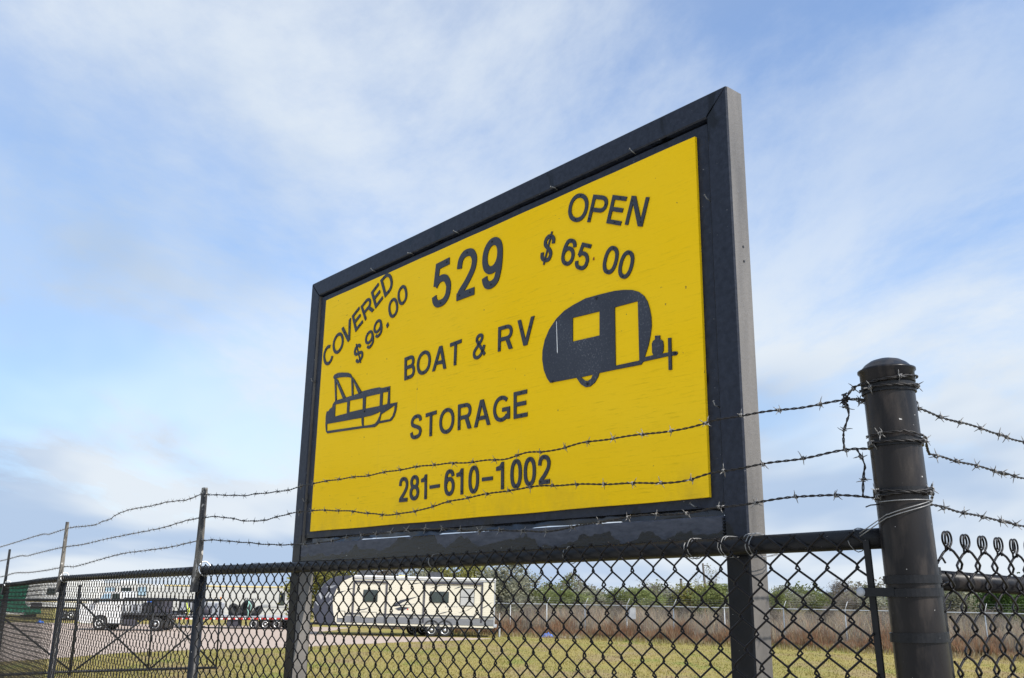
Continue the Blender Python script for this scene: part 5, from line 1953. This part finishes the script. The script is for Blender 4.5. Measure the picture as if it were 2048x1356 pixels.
back_unit('motorhome', 'white motorhome with a pale blue windscreen behind the pickup truck', 188, 312, 1166.5, 1226, 74.0, 2.4, 'offwhite',
          [('window', 284, 1174, 300, 1190, 'bluglass'), ('window', 218, 1176, 236, 1186, 'bluglass'), ('window', 250, 1176, 270, 1184, 'glass'), ('stripe', 190, 1196, 311, 1198.5, 'decal'), ('roof_unit', 240, 1161, 262, 1166.4, 'white', 0.7, 1.7), ('wheel', 215), ('wheel', 290)], 'motorhome', 0.3)
back_unit('fifth_wheel_trailer', 'tall white trailer with one dark window beside the green container', 61, 186, 1157.0, 1214, 72.0, 2.4, 'white',
          [('window', 103, 1177.5, 118.5, 1188.5, 'glass'), ('stripe', 64, 1197, 185, 1199.2, 'decal'), ('stripe', 64, 1203, 185, 1204.2, 'yline'), ('roof_unit', 120, 1152, 140, 1156.8, 'white', 0.7, 1.7), ('hatch', 74, 1206, 96, 1213, 'trim'), ('wheel', 140), ('wheel', 155)], 'trailer', 0.5)
# green shipping container with ribbed sides
cont = root('shipping_container', (-41.2, 78.0, 0))
tag(cont, 'ribbed green shipping container at the far left of the yard', 'container')
CX0, CX1, CZ0, CZ1, CW = -3.0, 3.0, 0.22, 2.45, 2.44
mb = MB()
V, F = [], []
nrib = 40
for i in range(nrib * 2):
    x = CX0 + 0.08 + (CX1 - CX0 - 0.16) * i / (nrib * 2 - 1)
    y = 0.0 if (i // 2) % 2 else 0.04
    V += [(x, y, CZ0 + 0.1), (x, y, CZ1 - 0.08)]
for i in range(nrib * 2 - 1):
    F.append((i * 2, i * 2 + 2, i * 2 + 3, i * 2 + 1))
mb.add(V, F)
mb.build('ribbed_side', M['green'], cont)
mb = MB(); mb.bevel_box((CX0, 0.06, CZ0), (CX1, CW, CZ1), 0.02); mb.build('shell', M['green'], cont)
mb = MB(); mb.bevel_box((CX0, -0.01, CZ0), (CX1, 0.055, CZ0 + 0.14), 0.01); mb.build('bottom_rail', M['whitetape'], cont)
mb = MB(); mb.bevel_box((CX0, -0.01, CZ1 - 0.1), (CX1, 0.055, CZ1 + 0.004), 0.01); mb.build('top_rail', M['green'], cont)
for x in (CX0, CX1 - 0.12):
    mb = MB(); mb.bevel_box((x, -0.02, CZ0 - 0.01), (x + 0.12, 0.10, CZ1 + 0.01), 0.01); mb.build('corner_post', M['green'], cont)
for x in (CX0 + 0.3, 0, CX1 - 0.5):
    mb = MB(); mb.box((x, 0.1, 0.0), (x + 0.2, CW - 0.1, CZ0 - 0.001)); mb.build('block', M['wood'], cont)


def crumple(name, loc, size, mat, label, cat, seed):
    r_ = random.Random(seed)
    mb = MB()
    n, m = 12, 8
    V, F = [], []
    for j in range(m):
        for i in range(n):
            u, v = i / (n - 1) * 2 - 1, j / (m - 1) * 2 - 1
            h = max(0, 1 - u * u) * max(0, 1 - v * v)
            V.append((u * size[0], v * size[1], 0.01 + size[2] * h * r_.uniform(0.45, 1.1)))
    for j in range(m - 1):
        for i in range(n - 1):
            a = j * n + i
            F.append((a, a + 1, a + n + 1, a + n))
    mb.add(V, F)
    o = mb.build(name, M[mat])
    o.location = loc
    return tag(o, label, cat)


crumple('tarpaulin', (2.25, 54.9, 0), (0.36, 0.3, 0.26), 'blue', 'crumpled blue tarpaulin lying on the grass near the wire fence', 'tarpaulin', 4)
crumple('plastic_sheet', (3.6, 54.5, 0), (0.9, 0.35, 0.10), 'grey', 'flattened pale plastic sheet on the grass right of the blue tarpaulin', 'sheet', 6)
crumple('bag', (-31.0, 65.4, 0), (0.22, 0.2, 0.22), 'blue', 'small blue bag on the ground in front of the green container', 'bag', 8)
mb = MB()
mb.lathe([(0.10, 0), (0.12, 0.05), (0.12, 0.42), (0.03, 0.5), (0.03, 0.6)], 10)
bx_ = mb.build('marker_post', M['grey'])
bx_.location = (-0.45, 53.9, 0.55)
bx_.location.z = 0.0
bx_.scale = (0.5, 0.5, 2.1)
tag(bx_, 'short pale marker post just behind the travel trailer', 'post')

# ------------------------------------------------------------------ utility poles and lines
pole = root('utility_pole', (33.6 * 0.62, 88.0, 0))
tag(pole, 'thin wooden utility pole with a short lamp arm rising above the green bushes', 'pole')
px_ = 18.0
pole.location = (17.9, 88.0, 0)
mb = MB(); mb.tube([(0, 0, -0.3), (-0.05, 0, 2.5), (-0.24, 0, 5.35)], [0.15, 0.13, 0.09], 8); mb.build('mast', M['wood'], pole)
mb = MB(); mb.tube([(-0.22, 0, 5.15), (0.1, 0, 5.18), (0.35, 0, 5.05)], 0.035, 6); mb.build('lamp_arm', M['wood'], pole)
mb = MB(); mb.lathe([(0.10, -0.12), (0.10, 0), (0.03, 0.05)], 8, M=Matrix.Translation((0.38, 0, 5.02))); mb.build('lamp_head', M['grey'], pole)
mb = MB(); mb.tube([(-0.2, 0, 4.2), (-1.3, 0.2, 0)], 0.012, 4); mb.build('guy_wire', M['dark'], pole)
stub = root('utility_pole', (15.8, 88.5, 0))
tag(stub, 'short bare pole stub left of the lamp pole behind the wire fence', 'pole')
mb = MB(); mb.tube([(0, 0, -0.3), (-0.08, 0, 3.9)], [0.14, 0.11], 8); mb.build('mast', M['wood'], stub)
mb = MB(); mb.lathe([(0.13, 0), (0.13, 0.06), (0.04, 0.09)], 8, M=Matrix.Translation((-0.08, 0, 3.9))); mb.build('pole_cap', M['dark'], stub)

# ------------------------------------------------------------------ trees


def tree_meshes(seed, h, w, leaf_n, leaf_s, bare, low):
    """trunk with limbs, and a crown of leaf-sized faces hung on the twigs"""
    r_ = random.Random(seed)
    mb = MB()
    tips = []

    def limb(p, d, ln, rad, depth):
        n = 4
        pts, rr = [p], [rad]
        q, v = p, d
        for i in range(n):
            v = (v + Vector((r_.uniform(-1, 1), r_.uniform(-1, 1), r_.uniform(-0.3, 0.6))) * 0.16).normalized()
            q = q + v * (ln / n)
            pts.append(q)
            rr.append(rad * (1 - 0.62 * (i + 1) / n))
        mb.tube(pts, rr, 6 if depth < 2 else 4, cap=False)
        if depth >= 2:
            tips.extend(pts[1:])
        if depth < 3:
            for k in range(r_.randint(3, 4) if depth else r_.randint(4, 6)):
                t = r_.uniform(0.35, 1.0)
                j = min(n - 1, int(t * n))
                b = pts[j].lerp(pts[j + 1], t * n - j)
                a = r_.uniform(0, 2 * math.pi)
                out = Vector((math.cos(a) * w / h * 1.5, math.sin(a) * w / h * 1.5, r_.uniform(0.25, 0.9)))
                limb(b, (v * 0.5 + out).normalized(), ln * r_.uniform(0.45, 0.68), rr[j] * 0.55, depth + 1)
    for k in range(r_.randint(1, 3)):
        limb(Vector((r_.uniform(-0.1, 0.1) * w, r_.uniform(-0.1, 0.1) * w, -0.1)), Vector((r_.uniform(-0.25, 0.25), r_.uniform(-0.25, 0.25), 1)).normalized(), h * r_.uniform(0.42, 0.55), 0.028 * h, 0)
    # keep the skeleton inside its height
    zmax = max(v[2] for v in mb.v)
    xm = max(max(abs(v[0]), abs(v[1])) for v in mb.v)
    sz, sx = h / zmax, min(1.6, w * 0.5 / xm)
    mb.v = [(x * sx, y * sx, z * sz) for x, y, z in mb.v]
    tips = [Vector((p.x * sx, p.y * sx, p.z * sz)) for p in tips]
    trunk = mb.mesh('trunk', M['bark'])
    rs_ = np.random.RandomState(seed)
    T_ = np.array([tuple(p) for p in tips])
    clumps = T_[rs_.randint(0, len(T_), max(6, int(26)))]
    pick = T_[rs_.randint(0, len(T_), leaf_n)]
    near = clumps[rs_.randint(0, len(clumps), leaf_n)]
    mixw = (rs_.rand(leaf_n, 1) < 0.55)
    C = np.where(mixw, near, pick) + rs_.normal(0, 1, (leaf_n, 3)) * np.array([w * 0.085, w * 0.085, h * 0.06])
    lowm = rs_.rand(leaf_n) < low
    C[lowm, 2] *= rs_.rand(lowm.sum()) * 0.7 + 0.1
    C[:, 2] = np.clip(C[:, 2], 0.1, h * 1.05)
    a = rs_.normal(0, 1, (leaf_n, 3)); a /= np.linalg.norm(a, axis=1)[:, None]
    b = np.cross(a, rs_.normal(0, 1, (leaf_n, 3))); b /= np.linalg.norm(b, axis=1)[:, None]
    s = leaf_s * (0.5 + rs_.rand(leaf_n, 1) * 0.9)
    asp = 0.16 if bare else 0.55
    q = np.stack([C - a * s, C + b * s * asp, C + a * s, C - b * s * asp], axis=1).reshape(-1, 3)
    F = np.arange(leaf_n * 4).reshape(-1, 4)
    return trunk, (q, F)


KINDS = {}


def kind_mesh(kind, var):
    key = (kind, var)
    if key not in KINDS:
        sd = hash_seed = (sum(ord(c) for c in kind) * 7 + var * 31)
        if kind == 'bare':
            t, (q, F) = tree_meshes(sd, 5.0, 3.6, 3000, 0.12, True, 0.0)
            mats = M['twig']
        elif kind == 'thin':
            t, (q, F) = tree_meshes(sd, 5.0, 2.4, 520, 0.075, False, 0.0)
            mats = M['leaf_p']
        elif kind == 'pale':
            t, (q, F) = tree_meshes(sd, 5.0, 4.2, 5600, 0.10, False, 0.25)
            mats = M['leaf_p']
        elif kind == 'yellow':
            t, (q, F) = tree_meshes(sd, 5.0, 4.0, 5600, 0.11, False, 0.25)
            mats = M['leaf_y']
        elif kind == 'green':
            t, (q, F) = tree_meshes(sd, 5.0, 5.2, 9000, 0.12, False, 0.40)
            mats = M['leaf_g']
        else:
            t, (q, F) = tree_meshes(sd, 5.0, 5.0, 11000, 0.12, False, 0.4)
            mats = M['leaf_d']
        KINDS[key] = (t, tri_mesh('crown', q, F, mats))
    return KINDS[key]


GB, GF = 'trees behind the travel trailer', 'trees beyond the wire fence'


def tree(px, ytop, Y, wpx, kind, var, label, group):
    k = 1885.0 / (Y * 0.964)
    kv = 1885.0 / (Y * 0.9315)
    yh = 1195.0 + 0.0153 * (px - 1024)
    h = 2.1 + (yh - ytop) / kv
    w = wpx * (1.3 if group == GB else 1.6) / k
    t, c = kind_mesh(kind, var)
    base_w = {'bare': 3.6, 'thin': 2.4, 'pale': 4.2, 'yellow': 4.0, 'green': 5.2}.get(kind, 5.0)
    o = root('tree', ((px - 1024) / k, Y, 0))
    o.rotation_euler = (0, 0, (px * 37 % 628) / 100.0)
    o.scale = (w / base_w, w / base_w, h / 5.0)
    link('trunk', t, o)
    link('crown', c, o)
    tag(o, label, 'tree', group)


TREES = [
    (636, 1126, 73, 95, 'yellow', 0, 'olive green tree showing between the left sign post and the trailer nose', GB),
    (690, 1123, 72, 80, 'yellow', 1, 'yellow-green tree just above the charcoal nose of the travel trailer', GB),
    (748, 1116, 74, 100, 'bare', 0, 'leafless grey tree behind the front roof air conditioner of the trailer', GB),
    (805, 1120, 71, 95, 'bare', 1, 'leafless grey tree behind the middle of the trailer roof', GB),
    (858, 1116, 73, 90, 'pale', 0, 'pale grey-green tree behind the rear roof air conditioner', GB),
    (912, 1120, 70, 70, 'yellow', 2, 'yellow-green tree above the tall blinded trailer window', GB),
    (962, 1118, 71, 80, 'yellow', 0, 'yellow-green tree above the rear corner of the trailer', GB),
    (1018, 1118, 69, 100, 'pale', 1, 'large speckled grey-green tree just right of the trailer', GB),
    (1046, 1140, 74, 60, 'pale', 2, 'smaller grey-green tree leaning out from the speckled tree right of the trailer', GB),
    (1078, 1180, 84, 60, 'green', 0, 'low green bushy tree right of the speckled grey-green tree', GF),
    (1108, 1175, 90, 60, 'pale', 0, 'pale low tree behind the first stretch of wire fence right of the trailer', GF),
    (1145, 1184, 86, 70, 'green', 1, 'low green tree above the blue tarpaulin on the grass', GF),
    (1178, 1162, 92, 26, 'thin', 0, 'thin bare sapling standing alone above the low green trees', GF),
    (1214, 1184, 88, 70, 'pale', 1, 'pale low tree right of the lone thin sapling', GF),
    (1256, 1177, 85, 60, 'green', 2, 'rounded green tree above the notice board on the wire fence', GF),
    (1296, 1181, 88, 60, 'green', 0, 'low green tree between the notice board and the bare branches', GF),
    (1335, 1163, 92, 56, 'bare', 0, 'bare branching tree left of the short pole stub', GF),
    (1366, 1172, 90, 60, 'pale', 2, 'grey-green tree around the short pole stub', GF),
    (1402, 1168, 80, 70, 'yellow', 1, 'rounded olive green tree right of the pole stub', GF),
    (1446, 1172, 78, 76, 'green', 1, 'broad olive green tree beside the right sign post', GF),
    (1430, 1132, 94, 40, 'thin', 1, 'tall thin tree with a few leaves beside the lamp pole', GF),
    (1490, 1178, 82, 60, 'pale', 0, 'pale tree half hidden by the right sign post', GF),
    (1552, 1183, 84, 50, 'green', 2, 'small green tree just right of the right sign post', GF),
    (1590, 1176, 86, 62, 'pale', 1, 'rounded grey-green tree between the right sign post and corner post', GF),
    (1634, 1186, 88, 56, 'green', 0, 'low green tree left of the twiggy bare tree', GF),
    (1676, 1162, 90, 50, 'bare', 1, 'tall twiggy bare tree left of the corner post', GF),
    (1716, 1176, 86, 66, 'bare', 0, 'wide twiggy bare tree next to the corner post', GF),
    (1768, 1186, 84, 70, 'pale', 2, 'pale tree peeping out left of the round corner post', GF),
    (1830, 1184, 80, 80, 'green', 1, 'green tree hidden behind the round corner post', GF),
    (1905, 1174, 76, 80, 'pale', 0, 'pale tree right behind the corner post seen through curled wire', GF),
    (1962, 1170, 74, 80, 'pale', 1, 'pale grey-green tree left of the dark green tree', GF),
    (2018, 1160, 56, 70, 'dark', 0, 'dark green leafy tree near the right edge of the picture', GF),
    (2070, 1150, 58, 90, 'dark', 1, 'dark green tree cut off by the right edge of the picture', GF),
]
for T_ in TREES:
    tree(*T_)
rsb = random.Random(77)
ORD = 'first second third fourth fifth sixth seventh eighth ninth tenth eleventh twelfth thirteenth fourteenth'.split()
for k in range(14):                                          # leafless scrub standing among the reeds
    t = (k + rsb.uniform(0.1, 0.9)) / 14
    px = 1010 + t * 1010
    Y = 62.0 - 18.0 * t + rsb.uniform(1.0, 9.0)
    tree(px, 1204 + 0.0153 * (px - 1024) + rsb.uniform(-6, 8), Y, rsb.uniform(26, 46), 'bare', k % 2, ORD[k] + ' low leafless shrub in the reeds counting right from the travel trailer', 'leafless shrubs in the reeds')

# the far wood beyond the field, one soft mass
rw_ = np.random.RandomState(9)
nl = 42000
xs_ = rw_.uniform(-2, 75, nl)
base_h = 2.7 + 0.9 * np.sin(xs_ * 0.31) * np.sin(xs_ * 0.13 + 1) + 0.7 * np.sin(xs_ * 0.83 + 2) + 0.35 * np.sin(xs_ * 2.1)
zs_ = base_h * (1 - rw_.rand(nl) ** 1.7 * 0.95) + rw_.normal(0, 0.25, nl)
C_ = np.stack([xs_, 104 + rw_.uniform(-4, 6, nl) - xs_ * 0.12, np.clip(zs_, 0.1, 9)], 1)
a_ = rw_.normal(0, 1, (nl, 3)); a_ /= np.linalg.norm(a_, axis=1)[:, None]
b_ = np.cross(a_, rw_.normal(0, 1, (nl, 3))); b_ /= np.linalg.norm(b_, axis=1)[:, None]
s_ = 0.16 * (0.5 + rw_.rand(nl, 1))
q_ = np.stack([C_ - a_ * s_, C_ + b_ * s_ * 0.5, C_ + a_ * s_, C_ - b_ * s_ * 0.5], 1).reshape(-1, 3)
wood = link('far_wood', tri_mesh('far_wood', q_, np.arange(nl * 4).reshape(-1, 4), [M['leaf_p'], M['leaf_g'], M['twig']], np.where(np.sin(xs_ * 0.45) + rw_.normal(0, 0.5, nl) > 0.3, 1, np.where(rw_.rand(nl) < 0.4, 2, 0))))
tag(wood, 'pale grey-green wood along the horizon beyond the reeds', 'wood', kind='stuff')

# ------------------------------------------------------------------ reeds and grasses (nobody could count these)


def blades(name, n, seed, sampler, hmin, hmax, wid, lean, mats, mixp, label, cat, seg=1):
    rs_ = np.random.RandomState(seed)
    P, hs = sampler(rs_, n)
    n = len(P)
    h = (hmin + (hmax - hmin) * rs_.rand(n)) * hs
    a = rs_.rand(n) * 2 * np.pi
    wv = np.stack([np.cos(a), np.sin(a), np.zeros(n)], 1) * (wid * (0.6 + 0.8 * rs_.rand(n)))[:, None]
    ln = rs_.normal(0, 1, (n, 2)) * lean * h[:, None]
    tip = P + np.stack([ln[:, 0], ln[:, 1], h], 1)
    midp = P + np.stack([ln[:, 0] * 0.35, ln[:, 1] * 0.35, h * 0.6], 1)
    V = np.stack([P - wv, P + wv, midp + wv * 0.7, tip, midp - wv * 0.7], 1).reshape(-1, 3)
    b = np.arange(n) * 5
    F = np.concatenate([np.stack([b, b + 1, b + 2, b + 4], 1), np.stack([b + 4, b + 2, b + 3, b + 3], 1)])
    Q = F[:n]
    Tt = np.stack([b + 4, b + 2, b + 3], 1)
    # two triangles + one: use triangles only
    F3 = np.concatenate([np.stack([b, b + 1, b + 2], 1), np.stack([b, b + 2, b + 4], 1), Tt])
    mi = np.tile(rs_.choice(len(mats), n, p=mixp), 3)
    o = link(name, tri_mesh(name, V, F3, mats, mi))
    return tag(o, label, cat, kind='stuff')


FA = np.array(FF)
seglen = np.linalg.norm(np.diff(FA, axis=0), axis=1)
cum = np.concatenate([[0], np.cumsum(seglen)])


def along(rs_, n, d0, d1, s0=0.0, s1=None):
    s = s0 + rs_.rand(n) * ((s1 or cum[-1]) - s0)
    i = np.clip(np.searchsorted(cum, s) - 1, 0, len(FF) - 2)
    t = (s - cum[i]) / seglen[i]
    p = FA[i] + (FA[i + 1] - FA[i]) * t[:, None]
    dv = (FA[i + 1] - FA[i]) / seglen[i][:, None]
    nv = np.stack([-dv[:, 1], dv[:, 0]], 1)
    nv *= np.sign(nv[:, 1])[:, None]
    d = d0 + (d1 - d0) * rs_.rand(n)
    p = p + nv * d[:, None]
    return np.concatenate([p, np.zeros((n, 1))], 1), s, d


def reed_s(rs_, n):
    P, s, d = along(rs_, n, 0.0, 1.0)
    P2, s2, d2 = along(np.random.RandomState(5), n, 0.3, 34.0)
    u = rs_.rand(n) ** 1.8                                    # thickest near the fence, reaching back to the trees
    P, s, d = P2, s2, d2
    keep = rs_.rand(n) < np.clip(1.25 - d / 40.0, 0.3, 1)
    P, s, d = P[keep], s[keep], d[keep]
    hs = 0.66 + 0.16 * np.sin(s * 0.7 + d * 0.4) * np.sin(d * 0.5 + s * 0.3) + 0.20 * np.sin(s * 2.7 + d * 1.3) * np.sin(s * 1.1 - d * 2.1)
    return P, hs


def rust_s(rs_, n):
    P, s, d = along(rs_, n, -1.3, 1.2, 9.0)
    hs = (0.65 + 0.30 * np.sin(s * 1.7) + 0.2 * np.sin(s * 4.1)) * np.clip(1.0 + d * 0.25, 0.5, 1.2)
    return P, np.clip(hs, 0.25, 1.3)


def lawn_s(rs_, n):
    x = rs_.uniform(-16, 24, n)
    y = 24.5 + 32 * rs_.rand(n) ** 1.6
    keep = (y > 37 + x * 1.6 * 0 + np.where(x < -2, (x + 16) * -0.0, 0)) | True
    lot = np.array(LOT)
    # leave the gravel clear: even-odd test
    inside = np.zeros(n, bool)
    j = len(lot) - 1
    for i in range(len(lot)):
        xi, yi = lot[i]; xj, yj = lot[j]
        c = ((yi > y) != (yj > y)) & (x < (xj - xi) * (y - yi) / (yj - yi + 1e-12) + xi)
        inside ^= c
        j = i
    ok = ~inside
    P = np.stack([x, y, np.zeros(n)], 1)[ok]
    hs = 0.7 + 0.5 * (np.sin(P[:, 0] * 1.3 + 2) * np.sin(P[:, 1] * 0.9)) ** 2
    return P, hs


def edge_s(rs_, n):
    P, s, d = along(rs_, n, -3.2, -0.4, 7.0)
    return P, np.full(n, 1.0)


blades('reed_bed', 150000, 1, reed_s, 0.5, 2.3, 0.013, 0.32, [M['reed'], M['twig'], M['rust_grass'], M['tan_grass']], [0.50, 0.20, 0.12, 0.18], 'dense grey-brown reeds filling the ground behind the wire fence', 'reeds')
blades('rusty_grass', 60000, 2, rust_s, 0.30, 1.05, 0.016, 0.22, [M['rust_grass'], M['reed'], M['tan_grass']], [0.70, 0.12, 0.18], 'rusty brown dry grass along the foot of the wire fence', 'dry grass')
blades('tall_lawn_edge', 9000, 3, edge_s, 0.08, 0.30, 0.012, 0.25, [M['tan_grass'], M['lawn']], [0.5, 0.5], 'tan unmown grass at the edge of the lawn', 'grass')
blades('lawn_grass', 90000, 4, lawn_s, 0.02, 0.075, 0.010, 0.6, [M['lawn'], M['tan_grass'], M['leaf_y']], [0.80, 0.12, 0.08], 'short yellow-green winter grass on the open ground', 'grass')
